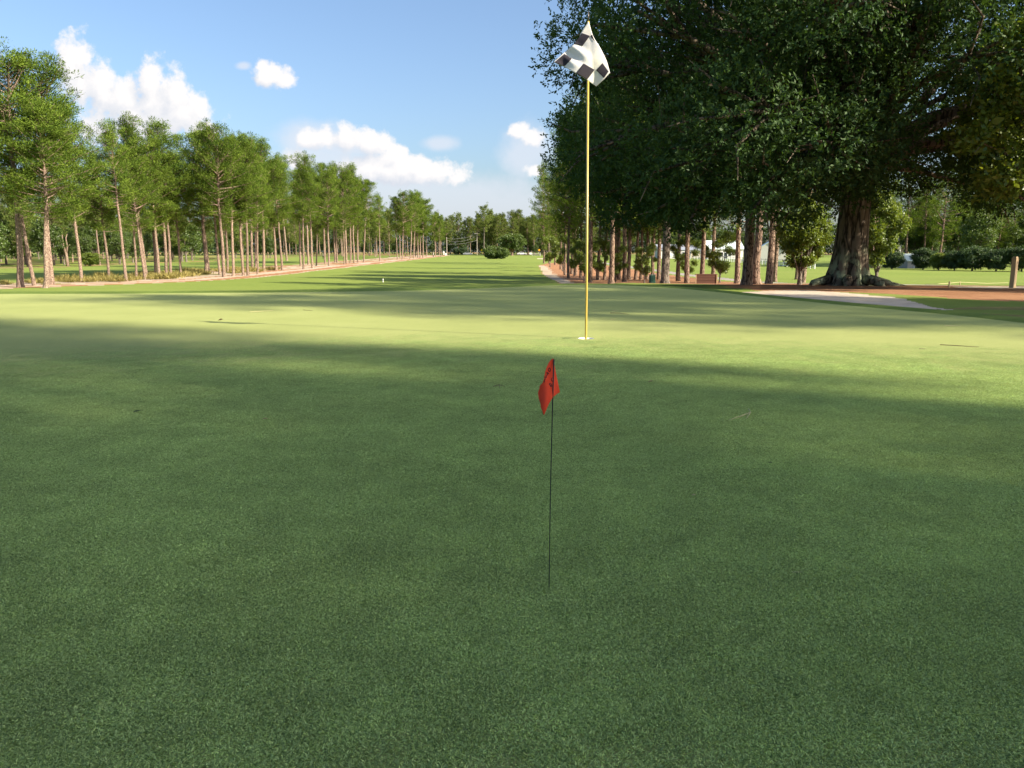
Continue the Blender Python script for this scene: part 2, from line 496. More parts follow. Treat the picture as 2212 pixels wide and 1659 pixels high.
for j in range(len(az)):                                          # rows follow the edge of the green and of its collar
    e0 = math.log(EDGE[j]); e1 = math.log(EDGE[j] + 0.50 + 0.04 * math.sin(az[j] * 60) + 0.03 * math.sin(az[j] * 171))
    D[:, j] = np.exp(np.interp(lr, [lr[0], math.log(1.6), lr[K0], lr[K1], math.log(48), lr[-1]], [lr[0], math.log(1.6), e0, e1, math.log(48), lr[-1]]))
GX, GY = D * np.sin(A), D * np.cos(A)
GZ = height(GX, GY)
nr, na = GX.shape
VV = np.stack([GX, GY, GZ], -1).reshape(-1, 3)
ii, jj = np.meshgrid(np.arange(nr - 1), np.arange(na), indexing='ij')
j2 = (jj + 1) % na
Q = np.stack([ii * na + jj, ii * na + j2, (ii + 1) * na + j2, (ii + 1) * na + jj], -1).reshape(-1, 4)[:, ::-1]
cen = VV[Q].mean(1)
REG = regions(cen[:, 0], cen[:, 1])
ROW = ii.ravel()
REG[ROW < K0] = 8; REG[(ROW >= K0) & (ROW < K1)] = 7
m_ = (ROW >= K1) & ((REG == 8) | (REG == 7)); REG[m_] = 0
hd = np.hypot(cen[:, 0] - HOLE.x, cen[:, 1] - HOLE.y)
cut = hd < 0.16
region_def = {0: ('fairway', 'fairway'), 1: ('pine_straw_ground', 'straw'), 2: ('sand_path', 'sand'), 3: ('dry_grass_ground', 'dry'), 4: ('cart_path', 'pathm'), 5: ('bunker', 'bunker'),
              6: ('sand_pad', 'pad'), 7: ('green_collar', 'collar'), 8: ('putting_green', 'green')}
GROUND_LABEL = {0: 'mown fairway grass running away behind the putting green', 1: 'reddish brown pine straw under the trees', 2: 'pale sandy path and waste sand along the left pine row',
                3: 'tufty dry grass patches beside sand', 4: 'grey cart path beyond the right pines', 5: 'pale sand of the bunker right of the green', 6: 'flat pale sand pad by the wooden post',
                7: 'brighter grass collar round the green', 8: 'close mown putting green across the foreground'}
for rid, (nm, mk) in region_def.items():
    sel = (REG == rid) & ~cut
    f = Q[sel]
    if not len(f): continue
    used, inv = np.unique(f, return_inverse=True)
    V = VV[used]; F = [inv.reshape(-1, 4)]
    if rid == 8:                                                  # stitch a real round hole into the turf
        fc_ = Q[cut]
        e = {}
        for q in fc_:
            for k in range(4):
                a, b = int(q[k]), int(q[(k + 1) % 4])
                if (b, a) in e: del e[(b, a)]
                else: e[(a, b)] = 1
        loop = [*e][0]; chain = [loop[0], loop[1]]; nxt = dict(e.keys())
        while nxt[chain[-1]] != chain[0]: chain.append(nxt[chain[-1]])
        hr = 0.056
        circ = [(HOLE.x + hr * math.cos(t), HOLE.y + hr * math.sin(t)) for t in np.linspace(0, 2 * math.pi, 33)[:-1]]
        pts = [Vector((VV[i][0], VV[i][1])) for i in chain] + [Vector(c) for c in circ]
        nc = len(chain)
        ed = [(k, (k + 1) % nc) for k in range(nc)] + [(nc + k, nc + (k + 1) % 32) for k in range(32)]
        ov, oe, of, *_ = delaunay_2d_cdt(pts, ed, [], 0, 1e-5)
        tri = []
        for t3 in of:
            c = sum((ov[k] for k in t3), Vector((0, 0))) / len(t3)
            if (c - Vector((HOLE.x, HOLE.y))).length > hr * 0.99 and inside(np.array([p[:] for p in pts[:nc]]), np.array([c.x]), np.array([c.y]))[0] and len(t3) == 3: tri.append(list(t3))
        pv = np.array([(p.x, p.y, hz(p.x, p.y)) for p in ov])
        n0 = len(V); V = np.vstack([V, pv]); F.append(np.array(tri) + n0)
    me = np_mesh(nm, V, F, M[mk], smooth=True)
    o = link(nm, me)
    tag(o, GROUND_LABEL[rid], None, None, 'structure')

# road beyond the far end of the fairway
rb = []; rf = []
xs = np.linspace(-420, 420, 85)
for x in xs:
    for yy in (383.0, 390.0): rb.append((x, yy + 0.00008 * x * x, hz(x, yy) + 0.22))
for i in range(len(xs) - 1): rf.append((2 * i, 2 * i + 2, 2 * i + 3, 2 * i + 1))
M['asphalt'] = simple('asphalt', (0.07, 0.07, 0.075), 0.9, var=0.2, scale=2)
tag(MB().add(rb, rf).build('road', M['asphalt']), 'grey road crossing beyond the far end of the fairway', None, None, 'structure')

# ------------------------------------------------------------------ materials for things
M['needles'] = leaf_mat('pine_needles', (0.040, 0.078, 0.013), (0.190, 0.262, 0.042), 0.26, 0.0, 0.5, 0.30)
M['needles_far'] = leaf_mat('far_pine_needles', (0.075, 0.115, 0.030), (0.20, 0.24, 0.06), 0.34, 0.0, 0.5, 0.35)
M['leaf'] = leaf_mat('broad_leaves', (0.040, 0.080, 0.014), (0.125, 0.175, 0.030), 0.35, 0.03, 0.45, 0.3)
M['leaf_bright'] = leaf_mat('bright_leaves', (0.085, 0.140, 0.018), (0.20, 0.25, 0.035), 0.42, 0.03, 0.45, 0.2)
M['oakleaf'] = leaf_mat('oak_leaves', (0.022, 0.058, 0.017), (0.082, 0.145, 0.033), 0.32, 0.015, 0.6, 0.1)
M['hedge'] = leaf_mat('hedge_leaves', (0.030, 0.064, 0.022), (0.085, 0.135, 0.044), 0.3, 0.03, 0.5, 0.2)
M['hedge_far'] = leaf_mat('far_wood_leaves', (.035, .062, .022), (.085, .125, .042), .25, 0, .5, .1)
M['bark'] = bark_mat('pine_bark', (0.27, 0.19, 0.14), (0.13, 0.08, 0.06), (0.40, 0.30, 0.23), 11.0, 0.30)
M['bark_dk'] = bark_mat('dark_pine_bark', (0.19, 0.125, 0.09), (0.05, 0.032, 0.024), (0.33, 0.24, 0.18), 7.0, 0.3)
M['oakbark'] = bark_mat('oak_bark', (0.12, 0.09, 0.066), (0.03, 0.024, 0.018), (0.20, 0.16, 0.12), 4.0, 0.15, (0.30, 0.34, 0.22))
M['greybark'] = bark_mat('grey_bark', (0.17, 0.14, 0.115), (0.06, 0.05, 0.04), (0.27, 0.23, 0.19), 6.0, 0.3)

# ------------------------------------------------------------------ trees
def unit(v): return v / (np.linalg.norm(v, axis=-1, keepdims=True) + 1e-9)

def leaves(C, Dr, L, W, g, face=None, k=1.0):
    """diamond leaves: base points C, directions Dr, lengths L, widths W"""
    n = len(C)
    rnd = g.normal(size=(n, 3))
    if face is not None: rnd = rnd * 0.42 + face * k
    side = unit(np.cross(Dr, rnd))
    L = L[:, None]; W = W[:, None]
    nrm = np.cross(side, Dr)
    mid = C + Dr * L * 0.5 + nrm * W * 0.12
    V = np.stack([C, mid + side * W * 0.5, C + Dr * L, mid - side * W * 0.5], 1).reshape(-1, 3)
    F = np.arange(4 * n).reshape(-1, 4)
    return V, F

def trunk_mb(mb, pts, rads, n=10): mb.tube(pts, list(rads), n)

def make_pine(seed, H, cb, spread, nbr, blades=24, r0=0.24, clump=0.5, blade=(0.30, 0.075), stubs=6, per=(3, 2.3)):
    g = np.random.default_rng(seed)
    mb = MB()
    zs = np.concatenate([[-0.4, 0.0, 0.35], np.linspace(1.2, H, 13)])
    wx = g.normal(0, 0.05, len(zs)).cumsum() * 0.8; wy = g.normal(0, 0.05, len(zs)).cumsum() * 0.8
    wx -= np.interp(0, zs, wx); wy -= np.interp(0, zs, wy); wx[:2] = 0; wy[:2] = 0
    rad = r0 * (np.clip(1 - zs / H, 0, 1) ** 0.75 * 0.93 + 0.05); rad[0] *= 1.45; rad[1] *= 1.28; rad[2] *= 1.08
    trunk_mb(mb, [(a, b, c) for a, b, c in zip(wx, wy, zs)], rad, 10)
    tx = lambda z: np.array([np.interp(z, zs, wx), np.interp(z, zs, wy), z])
    C = []; O = []
    for i in range(nbr):
        t = ((i + g.uniform(0, 1)) / nbr)
        zb = H * (cb + (1 - cb) * t * 0.97)
        prof = (0.55 + 0.45 * t / 0.35) if t < 0.35 else math.sqrt(max(0.03, 1 - ((t - 0.35) / 0.70) ** 2))
        Lb = spread * prof * g.uniform(0.55, 1.18)
        a = i * 2.399 + g.normal(0, 0.4); el = R(-4 + 58 * t + g.normal(0, 12))
        d = np.array([math.cos(a) * math.cos(el), math.sin(a) * math.cos(el), math.sin(el)])
        b0 = tx(zb)
        path = lambda s: b0 + d * Lb * s + np.array([0, 0, 0.16 * Lb * s * s])
        mb.tube([path(s) for s in (0, .35, .7, 1.0)], [0.028 * Lb * .8 + .015, 0.02 * Lb * .7 + .012, .02, .008], 4, False)
        perp = unit(np.cross(d, [0, 0, 1.0]))
        for k in range(int(per[0] + Lb * per[1])):
            s = 0.30 + 0.72 * g.uniform() ** 0.8
            lat = g.uniform(-1, 1) * 0.36 * Lb * s
            c = path(s) + perp * lat + np.array([0, 0, g.uniform(-0.25, 0.75)])
            if g.uniform() < 0.35:
                mb.tube([path(max(0.1, s - .15)), c], [.018, .006], 3, False)
            C.append(c); O.append(unit(d * 0.6 + perp * np.sign(lat) * 0.4 + np.array([0, 0, 0.5])))
    for i in range(stubs):                                         # dead stubs on the bare trunk
        z = H * g.uniform(0.12, cb); a = g.uniform(0, 6.28); l = g.uniform(.15, .7)
        mb.tube([tx(z), tx(z) + np.array([math.cos(a) * l, math.sin(a) * l, g.uniform(-.1, .2)])], [.03, .012], 4, False)
    C = np.array(C); O = np.array(O); n = len(C)
    cl = np.repeat(np.arange(n), blades)
    off = unit(g.normal(size=(n * blades, 3))) * (g.uniform(0.2, 1, (n * blades, 1)) ** 0.6)
    sc = g.uniform(.7, 1.25, n)[cl][:, None] * clump
    base = C[cl] + off * sc * np.array([1, 1, .78])
    dr = unit(off * 0.9 + O[cl] * 0.5 + np.array([0, 0, 0.25]) + g.normal(0, 0.45, (n * blades, 3)))
    V, F = leaves(base - dr * 0.1, dr, g.uniform(.75, 1.3, n * blades) * blade[0], g.uniform(.7, 1.3, n * blades) * blade[1], g, unit(off * .9 + O[cl] * .7 + np.array([0, 0, .35])), .9)
    tint = np.clip(0.42 + g.normal(0, 0.18, n * blades) + g.normal(0, .22, n)[cl], 0, 1)
    return mb.mesh('trunk'), np_mesh('crown', V, [F], None, np.repeat(tint, 4))

def make_broad(seed, H, R_, trunk_h, r0, nl, lob, whorls, nleaf, lsize, base_z=None, squash=0.8, fill=0, fsize=0.4, lobes=None, limb=True, flute=0, leafdir=0.6):
    """broadleaf tree: lobes of foliage carried by limbs"""
    g = np.random.default_rng(seed)
    mb = MB()
    cz0 = base_z if base_z is not None else trunk_h
    if lobes is None:
        lobes = []
        cc = np.array([0, 0, (cz0 + H) / 2]); rz = (H - cz0) / 2
        k = 0
        while len(lobes) < nl and k < nl * 30:
            k += 1
            v = unit(g.normal(size=3)); rr_ = g.uniform(0.35, 1.0) ** 0.5
            rl = lob * g.uniform(.7, 1.25)
            c = cc + v * np.array([max(R_ - rl, .1), max(R_ - rl, .1), max(rz - rl * .8, .1)]) * rr_
            if all(np.linalg.norm(c - q[0]) > 0.55 * (rl + q[1]) for q in lobes): lobes.append((c, rl))
    if r0 > 0:
        zs = np.array([-0.4, 0, 0.3, trunk_h * .35 + .2, trunk_h * .7 + .2, trunk_h + .3])
        rd = r0 * np.array([1.6, 1.4, 1.12, 1.0, .88, .75])
        trunk_mb(mb, [(g.normal(0, .02) * z, g.normal(0, .02) * z, z) for z in zs], rd, 12)
        if limb:
            for (c, rl) in lobes:
                if g.uniform() < 0.25 and len(lobes) > 14: continue
                z0 = trunk_h * g.uniform(.55, 1.0)
                s = np.array([0, 0, z0]); m1 = s * .5 + c * .5 + np.array([0, 0, 0.08 * np.linalg.norm(c - s)]) + g.normal(0, .06, 3) * np.linalg.norm(c - s)
                l0 = min(r0 * .5, 0.04 * np.linalg.norm(c - s) + .02)
                mb.tube([s, s * .55 + m1 * .45, m1, c * .6 + m1 * .4, c + (c - m1) * .3], [l0, l0 * .8, l0 * .6, l0 * .4, l0 * .15], 6, False)
                for k in range(4):
                    v = unit(g.normal(size=3) + np.array([0, 0, .2])) * rl * .9
                    mb.tube([m1 * .4 + c * .6, c + v * .5, c + v], [l0 * .3, l0 * .2, .01], 4, False)
    allV = []; allF = []; allT = []; nv = 0
    for (c, rl) in lobes:
        nw = max(4, int(whorls * (rl / lob) ** 2))
        v = unit(g.normal(size=(nw, 3)))
        # leafy shoots make an uneven outline
        rad = rl * (0.80 + 0.16 * np.sin(v[:, 0] * 5 + c[0]) * np.cos(v[:, 1] * 5 + c[1]) + np.clip(g.normal(0, 0.11, nw), -.2, .16)) * (1 - .25 * (g.uniform(size=nw) < .25))
        pc = c + v * rad[:, None] * np.array([1, 1, squash])
        out = unit(v + np.array([0, 0, .15]) + g.normal(0, .35, (nw, 3)))
        wl = np.repeat(np.arange(nw), nleaf)
        step = np.tile(np.arange(nleaf) / max(nleaf, 1), nw)[:, None]
        dr = unit(out[wl] * leafdir + g.normal(0, .75, (nw * nleaf, 3)))
        base = pc[wl] - out[wl] * step * lsize[0] * 1.6 + g.normal(0, lsize[0] * .25, (nw * nleaf, 3))
        V, F = leaves(base, dr, g.uniform(.65, 1.25, nw * nleaf) * lsize[0], g.uniform(.7, 1.3, nw * nleaf) * lsize[1], g, unit(v + np.array([0, 0, .55]))[wl], .8)
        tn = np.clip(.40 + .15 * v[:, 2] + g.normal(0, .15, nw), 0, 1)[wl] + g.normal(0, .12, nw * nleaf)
        allV.append(V); allF.append(F + nv); allT.append(np.repeat(np.clip(tn, 0, 1), 4)); nv += len(V)
        if fill:  # oversized inner leaves added to block light and darken the lobe
            v = unit(g.normal(size=(fill, 3))) * (g.uniform(0.1, .72, (fill, 1)))
            b = c + v * rl * np.array([1, 1, squash])
            V, F = leaves(b, unit(g.normal(size=(fill, 3))), np.full(fill, fsize), np.full(fill, fsize * .6), g)
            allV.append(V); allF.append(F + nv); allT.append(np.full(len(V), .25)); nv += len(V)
    crown = np_mesh('crown', np.vstack(allV), [np.vstack(allF)], None, np.concatenate(allT))
    return (mb.mesh('trunk') if mb.n else None), crown

def with_mat(me, mat):
    me.materials.clear(); me.materials.append(mat); return me

def place(name, meshes, loc, scale, rz, lean=(0, 0), label=None, cat='tree', group=None, mats=None):
    root = empty(name, loc)
    root.rotation_euler = (-lean[1], lean[0], 0)
    root.scale = scale if isinstance(scale, tuple) else (scale,) * 3
    tag(root, label, cat, group)
    q = Matrix.Rotation(rz, 4, 'Z')
    for nm, me in zip(('trunk', 'crown'), meshes):
        if me is None: continue
        o = bpy.data.objects.new(nm, me); COL.objects.link(o); o.parent = root
        o.matrix_local = q
    return root

def setm(pair, bark, leaf):
    if pair[0]: with_mat(pair[0], bark)
    with_mat(pair[1], leaf)
    return pair

pines = [setm(make_pine(100 + k, 20.0, cb, sp * 1.04, nb, 62, .23, .64, (.25, .060), per=(2, 1.9)), M['bark'], M['needles']) for k, (cb, sp, nb) in enumerate(((.43, 3.7, 60), (.40, 4.1, 62), (.47, 3.5, 54), (.42, 3.8, 66), (.50, 3.2, 54), (.38, 4.3, 64)))]
rpines = [setm(make_pine(200 + k, 20.0, cb, sp, nb, 22, .25), M['bark_dk'], M['needles']) for k, (cb, sp, nb) in enumerate(((.30, 3.8, 64), (.34, 3.5, 60), (.26, 4.0, 66)))]
fpines = [setm(make_pine(300 + k, 20.0, cb, sp, nb, 14, .22, .62, (.5, .14)), M['bark'], M['needles_far']) for k, (cb, sp, nb) in enumerate(((.38, 3.6, 46), (.30, 4.0, 52), (.45, 3.3, 44), (.25, 4.2, 52)))]
broads = [setm(make_broad(400 + k, 12.0, 4.6, 2.6, .22, 16, 1.9, 120, 5, (.34, .19), base_z=1.8, fill=30, fsize=.6), M['greybark'], M['leaf']) for k in range(3)]

SKYLINE = [(0, 135), (45, 130), (75, 135), (100, 150), (130, 205), (160, 215), (185, 270), (215, 290), (270, 268), (300, 275), (330, 282), (360, 278), (400, 300), (440, 284), (480, 286), (510, 305),
           (560, 312), (600, 345), (640, 350), (665, 345), (690, 355), (720, 362), (745, 370), (765, 362), (790, 390), (815, 402), (850, 425), (890, 415), (915, 430), (940, 460), (960, 478), (985, 487)]
def skyline(u): return float(np.interp(u, [p[0] for p in SKYLINE], [p[1] for p in SKYLINE]))
# left-hand pine row, trunk by trunk: base (u, v) and a higher point of the same trunk (u2, v2)
c1 = lambda x, y: (.3638 * x, 82 + .3638 * y)
c2 = lambda x, y: (384 + .248 * x, 247 + .248 * y)
c3 = lambda x, y: (823 + .1984 * x, 411 + .1984 * y)
LEFT = []
for a in ((125, 1480, 105, 970), (205, 1470, 130, 1040), (272, 1485, 270, 1000), (305, 1465, 285, 1150), (482, 1450, 425, 1040), (650, 1440, 610, 1050), (750, 1445, 700, 1060), (810, 1430, 795, 1150),
          (860, 1435, 785, 980), (870, 1430, 820, 980), (940, 1425, 890, 1020), (922, 1410, 905, 1100), (990, 1420, 975, 1090), (1018, 1420, 995, 1000), (1080, 1415, 1058, 1060), (1225, 1400, 1195, 1050),
          (1243, 1395, 1210, 1060), (1305, 1405, 1270, 1060), (1332, 1420, 1310, 1080), (1352, 1395, 1338, 1060), (1385, 1415, 1370, 1080), (1445, 1410, 1425, 1040)):
    LEFT.append((*c1(*a[:2]), *c1(*a[2:])))
for a in ((570, 1405, 540, 900), (612, 1405, 608, 960), (650, 1340, 640, 1000), (695, 1395, 690, 1000), (680, 1335, 676, 1000), (750, 1365, 740, 980), (860, 1360, 845, 1010), (912, 1360, 885, 1000),
          (950, 1275, 930, 1000), (1070, 1320, 1060, 1010), (1095, 1350, 1095, 900), (1140, 1310, 1125, 1000), (1175, 1340, 1165, 960), (1205, 1320, 1208, 1000), (1283, 1300, 1275, 1030),
          (1318, 1320, 1315, 1080), (1370, 1290, 1362, 1080), (1388, 1290, 1380, 1080), (1450, 1305, 1445, 1060), (1472, 1300, 1468, 1060), (1505, 1295, 1502, 1060), (1535, 1295, 1525, 1050),
          (1568, 1290, 1570, 1060), (1620, 1290, 1632, 1040), (1762, 1280, 1755, 1000), (1912, 1265, 1895, 940), (1955, 1265, 1958, 1010), (2025, 1260, 2032, 1060), (2055, 1255, 2062, 1060),
          (2092, 1250, 2090, 1060), (2112, 1250, 2115, 1070), (2135, 1250, 2138, 1070)):
    LEFT.append((*c2(*a[:2]), *c2(*a[2:])))
for a in ((495, 722, 492, 640), (595, 725, 590, 600), (635, 727, 640, 570), (655, 722, 648, 580)): LEFT.append((*c3(*a[:2]), *c3(*a[2:])))
LEFT.sort(key=lambda a: a[0])
ORD = ['first', 'second', 'third', 'fourth', 'fifth', 'sixth', 'seventh', 'eighth', 'ninth', 'tenth', 'eleventh', 'twelfth', 'thirteenth', 'fourteenth', 'fifteenth', 'sixteenth', 'seventeenth', 'eighteenth', 'nineteenth', 'twentieth']
def ordinal(n):
    if n <= 20: return ORD[n - 1]
    tens = {2: 'twenty', 3: 'thirty', 4: 'forty', 5: 'fifty'}[n // 10]
    return tens + '-' + ORD[n % 10 - 1] if n % 10 else {30: 'thirtieth', 40: 'fortieth', 50: 'fiftieth'}[n]
g = np.random.default_rng(5)
for i, (u, v, u2, v2) in enumerate(LEFT):
    p = ground_at(u, v)
    if p.y < 45: p = Vector((at_depth(u, v, 74).x, 74, hz(at_depth(u, v, 74).x, 74)))
    q = at_depth(u2, v2, p.y)
    lean = max(-.16, min(.16, math.atan2(q.x - p.x, q.z - p.z) * 0.85))
    utop = u + (u2 - u) * 2.0
    top = at_depth(utop, skyline(utop), p.y)
    hgt = (top.z - p.z) * (1.0 if i % 3 == 0 else g.uniform(.80, 1.0))
    s = hgt / 20.0 * 0.985; wd = g.uniform(.85, 1.15)
    thick = 1.0 + 0.25 * (i in (0, 2)) if i < 3 else g.uniform(.85, 1.1)
    side = 'leaning left' if lean < -.05 else ('standing upright' if lean < .03 else 'leaning right')
    place('pine_tree', pines[int(g.integers(0, 6))], (p.x, p.y, p.z - .05), (s * thick * wd, s * thick * wd, s), g.uniform(0, 6.28), (lean, g.normal(0, .015)),
          f'tall pine {side}, {ordinal(i + 1)} trunk from the left in the fairway row', 'pine tree', 'pines in the left fairway row')

# right-hand pines
RIGHT = [(1175, 569, 4), (1186, 570, 3), (1199, 572, 4), (1211, 582, 4.5), (1221, 594, 5), (1228, 601, 6), (1235, 592, 5), (1243, 595, 5), (1255, 600, 5), (1274, 611, 10), (1292, 602, 6.5), (1306, 602, 4), (1320, 608, 12), (1329, 605, 8),
         (1337, 605, 8), (1349, 610, 10), (1359, 607, 9), (1372, 609, 6), (1384, 609, 5.5), (1398, 609, 7), (1410, 613, 8), (1423, 612, 9), (1465, 612, 9.5), (1484, 612, 11), (1516, 613, 11), (1537, 614, 9),
         (1592, 616, 12), (1612, 616, 22), (1636, 616, 17), (1660, 617, 15), (1673, 616, 10), (1720, 615, 8), (1733, 615, 11), (1858, 617, 15)]
for i, (u, v, wpx) in enumerate(RIGHT):
    yy = min(92, max(37, 0.50 * FPX / wpx)) if v > 601 else ground_at(u, v).y
    if v <= 601 and yy < 80: yy = 100.0
    p = at_depth(u, v, yy); z = hz(p.x, yy)
    s = g.uniform(.92, 1.12) * (1.0 if yy > 60 else 1.05)
    th = wpx / FPX * yy / 0.50 / s
    pr = rpines[i % 3]
    place('pine_tree', pr, (p.x, yy, z - .05), (s * max(.8, min(1.3, th)), s * max(.8, min(1.3, th)), s), g.uniform(0, 6.28), (g.normal(0, .015), 0),
          f'rough barked pine, {ordinal(i + 1)} trunk from the flagstick side in the right stand', 'pine tree', 'pines in the right stand')

# ------------------------------------------------------------------ the big oak
OAK = Vector((0, 0, 0)); o_ = at_depth(1830, 615, 31.0); OAK = Vector((o_.x, 31.0, hz(o_.x, 31.0)))
g = np.random.default_rng(77)
ol = []
tries = 0
while len(ol) < 62 and tries < 6000:
    tries += 1
    v = unit(g.normal(size=3)); rl = g.uniform(1.9, 3.1)
    f = g.uniform(.55, 1.0)
    c = np.array([-0.4, 0, 11.2]) + v * np.array([11.6 - rl * .9, 10.5 - rl * .9, 9.6 - rl * .7]) * f
    if c[2] - rl * .8 < 2.7 + .06 * abs(c[0]): c[2] = 2.7 + rl * .8 + g.uniform(0, .8)
    if c[0] > 2.5 and g.uniform() < .08: continue
    if all(np.linalg.norm(c - q[0]) > 0.50 * (rl + q[1]) for q in ol): ol.append((c, rl))
for (x, y, z, rl) in ((-10.2, -2, 5.2, 2.2), (-9.6, 2.5, 5.0, 2.3), (-8.2, -5.2, 4.6, 2.1), (-6.6, -7, 5.4, 2.3), (-5.6, -3.5, 4.0, 1.9), (-7.4, 0, 3.9, 2.0), (-4.2, -6.8, 4.6, 2.0), (-3.6, 3, 4.2, 2.1), (-2.2, -5.2, 4.7, 1.9), (-5.6, 5.5, 4.3, 2.4), (-10.4, 0, 8.8, 2.4), (-9.4, -4.5, 9.0, 2.4),
                      (-10.6, 1.5, 12.6, 2.3), (-8.2, -6, 12.8, 2.4), (-7.6, 4, 7.4, 2.4), (.5, -8, 7.2, 2.3), (-1.4, -8.3, 9.8, 2.4), (-4.6, -8.6, 8.4, 2.4), (-9, -1, 3.4, 1.7), (-7.6, -3.4, 3.1, 1.6), (-5.6, -6, 3.3, 1.7), (-3.9, -4.5, 3.2, 1.6), (-8.6, 3, 3.4, 1.7), (-6, 2.4, 3.1, 1.7), (-1.6, -3.4, 3.9, 1.5), (9, -4, 5.0, 2.1), (10, 1, 5.4, 2.2), (8, -7, 6.4, 2.2), (10.5, -2, 8, 2.3), (6.2, -5, 4.6, 1.8), (11, -5, 11, 2.4), (7, 3.5, 4.9, 2.0), (3.2, -2.6, 4.5, 1.5), (5, -.6, 4.0, 1.6), (6.6, 1.4, 3.7, 1.6), (5.6, -4.6, 4.1, 1.5), (7.6, -2, 4.1, 1.6), (3.6, 2.5, 4.6, 1.6), (3.4, -6.5, 6.8, 2.0), (5.4, -3, 6.0, 1.9), (7.6, 0, 7.0, 2.1), (8.6, -3, 10, 2.2), (2, 6, 5.2, 2.2), (-1, 7.5, 5.0, 2.4), (5, 5, 6.4, 2.2)):
    ol.append((np.array([x, y, z], float), rl))
omb = MB()
# fluted, flared trunk
nseg, zs = 36, [-.6, -.1, .15, .4, .8, 1.4, 2.2, 3.2, 4.4, 5.6]
base_r = [1.25, .98, .84, .76, .67, .61, .57, .55, .57, .62]
vs = []; fs = []
for k, z in enumerate(zs):
    for a in range(nseg):
        t = 2 * math.pi * a / nseg
        fl = 0.20 * math.exp(-max(z, 0) / 1.3) + .05
        rr_ = base_r[k] * (1 + fl * (abs(math.sin(t * 3.5 + .6)) * 1.5 - 1 + .3 * math.sin(t * 2 + 1)))
        vs.append((rr_ * math.cos(t) + .03 * z, rr_ * math.sin(t), z))
for k in range(len(zs) - 1):
    for a in range(nseg): fs.append((k * nseg + a, k * nseg + (a + 1) % nseg, (k + 1) * nseg + (a + 1) % nseg, (k + 1) * nseg + a))
omb.add(vs, fs)
for (ax, rz_) in ((.1, 1.7), (1.4, 1.2), (3.3, 1.1), (4.3, .9), (5.35, 1.0), (5.95, 1.2)):        # surface roots
    d = np.array([math.cos(ax), math.sin(ax), 0])
    omb.tube([d * .75 + np.array([0, 0, .26]), d * 1.5 + np.array([0, 0, .10]), d * (rz_ + .5) + np.array([0, 0, -.02]), d * (rz_ + 1.3) + np.array([0, 0, -.18])], [.20, .13, .085, .04], 8)
for k_, (c, rl) in enumerate(ol):
    if c[0] > 2.5 and k_ % 3: continue
    z0 = g.uniform(3.6, 5.6); s = np.array([.15 + c[0] * .03, c[1] * .03, z0]); L = np.linalg.norm(c - s)
    m1 = s * .5 + c * .5 + np.array([0, 0, .10 * L]) + g.normal(0, .05, 3) * L
    r0 = .026 * L * g.uniform(.7, 1.2) + .05
    omb.tube([s, s * .6 + m1 * .4 + np.array([0, 0, .04 * L]), m1, m1 * .4 + c * .6, c], [r0, r0 * .85, r0 * .6, r0 * .4, r0 * .15], 7, False)
    for k in range(6):
        v = unit(g.normal(size=3) + np.array([0, 0, -.1])) * rl * .95
        omb.tube([m1 * .4 + c * .6, c + v * .5 + g.normal(0, .1, 3), c + v], [r0 * .3, r0 * .18, .012], 4, False)
for (dx, dy, h) in ((-1.6, .3, 14), (.6, -.6, 15), (2.4, .5, 14)):                                # leaders
    omb.tube([(.15, 0, 4.6), (dx * .4, dy * .4, 7.5), (dx * .8, dy * .8, 11), (dx * 1.3, dy * 1.3, h)], [.55, .42, .3, .1], 9, False)
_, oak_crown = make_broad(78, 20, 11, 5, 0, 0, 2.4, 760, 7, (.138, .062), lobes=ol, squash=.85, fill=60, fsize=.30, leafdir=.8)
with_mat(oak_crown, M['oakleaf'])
oak = empty('oak_tree', OAK)
tag(oak, 'huge dark oak with flared fluted trunk beside the bunker', 'oak tree')
omb.build('trunk', M['oakbark'], oak, True)
link('crown', oak_crown, oak)
p = at_depth(1436, 613, 58.0)
oak2 = place('oak_tree', (setm(make_broad(79, 19, 9.5, 7.5, .29, 34, 2.5, 330, 6, (.24, .12), base_z=4.2, fill=40, fsize=.45), M['greybark'], M['oakleaf'])), (p.x, 58, hz(p.x, 58)), 1.0, .6, (0, 0), 'broad dark oak with smooth grey trunk among the right stand pines', 'oak tree')

# ------------------------------------------------------------------ trees outside the frame on the sun's side: they throw the shade on the green and the oak
SH = Vector((SUN_DIR.x, SUN_DIR.y, 0)).normalized(); PH = Vector((-SH.y, SH.x, 0))
def tq(t, q): p = SH * t + PH * q; return p.x, p.y
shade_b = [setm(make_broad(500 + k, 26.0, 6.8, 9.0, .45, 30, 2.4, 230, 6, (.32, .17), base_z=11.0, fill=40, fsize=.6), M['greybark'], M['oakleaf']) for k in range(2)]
highp = setm(make_pine(346, 27.0, .65, 4.4, 58, 26, .33, .6, (.36, .10), stubs=3), M['bark'], M['needles'])
tallp = [setm(make_pine(340 + k, 27.0, .50, 4.2, 56, 22, .33, .6, (.34, .09)), M['bark'], M['needles']) for k in range(2)]
SHADE = [('b', 31, -3.9, 1.0), ('b', 36, -9, 1.05), ('b', 29, -11.5, .95), ('b', 39, -3.6, 1.12), ('p', 30, 3.40, 1.02), ('b', 24, -6, .85), ('b', 35, -4.7, 1.05), ('b', 44, -4.6, 1.25),
         ('p', 24, 7.6, .70), ('p', 30, 9.6, .8), ('p', 27, 12.0, .75), ('p', 36, 14.2, .85), ('b', 28, 17.5, .75), ('p', 40, 11, .9), ('b', 44, 29, .95), ('b', 50, 37, 1.0), ('b', 46, 45, .9), ('b', 60, 42, 1.1), ('p', 26, 1.35, 1.0), ('p', 28.5, 2.1, 1.0)]
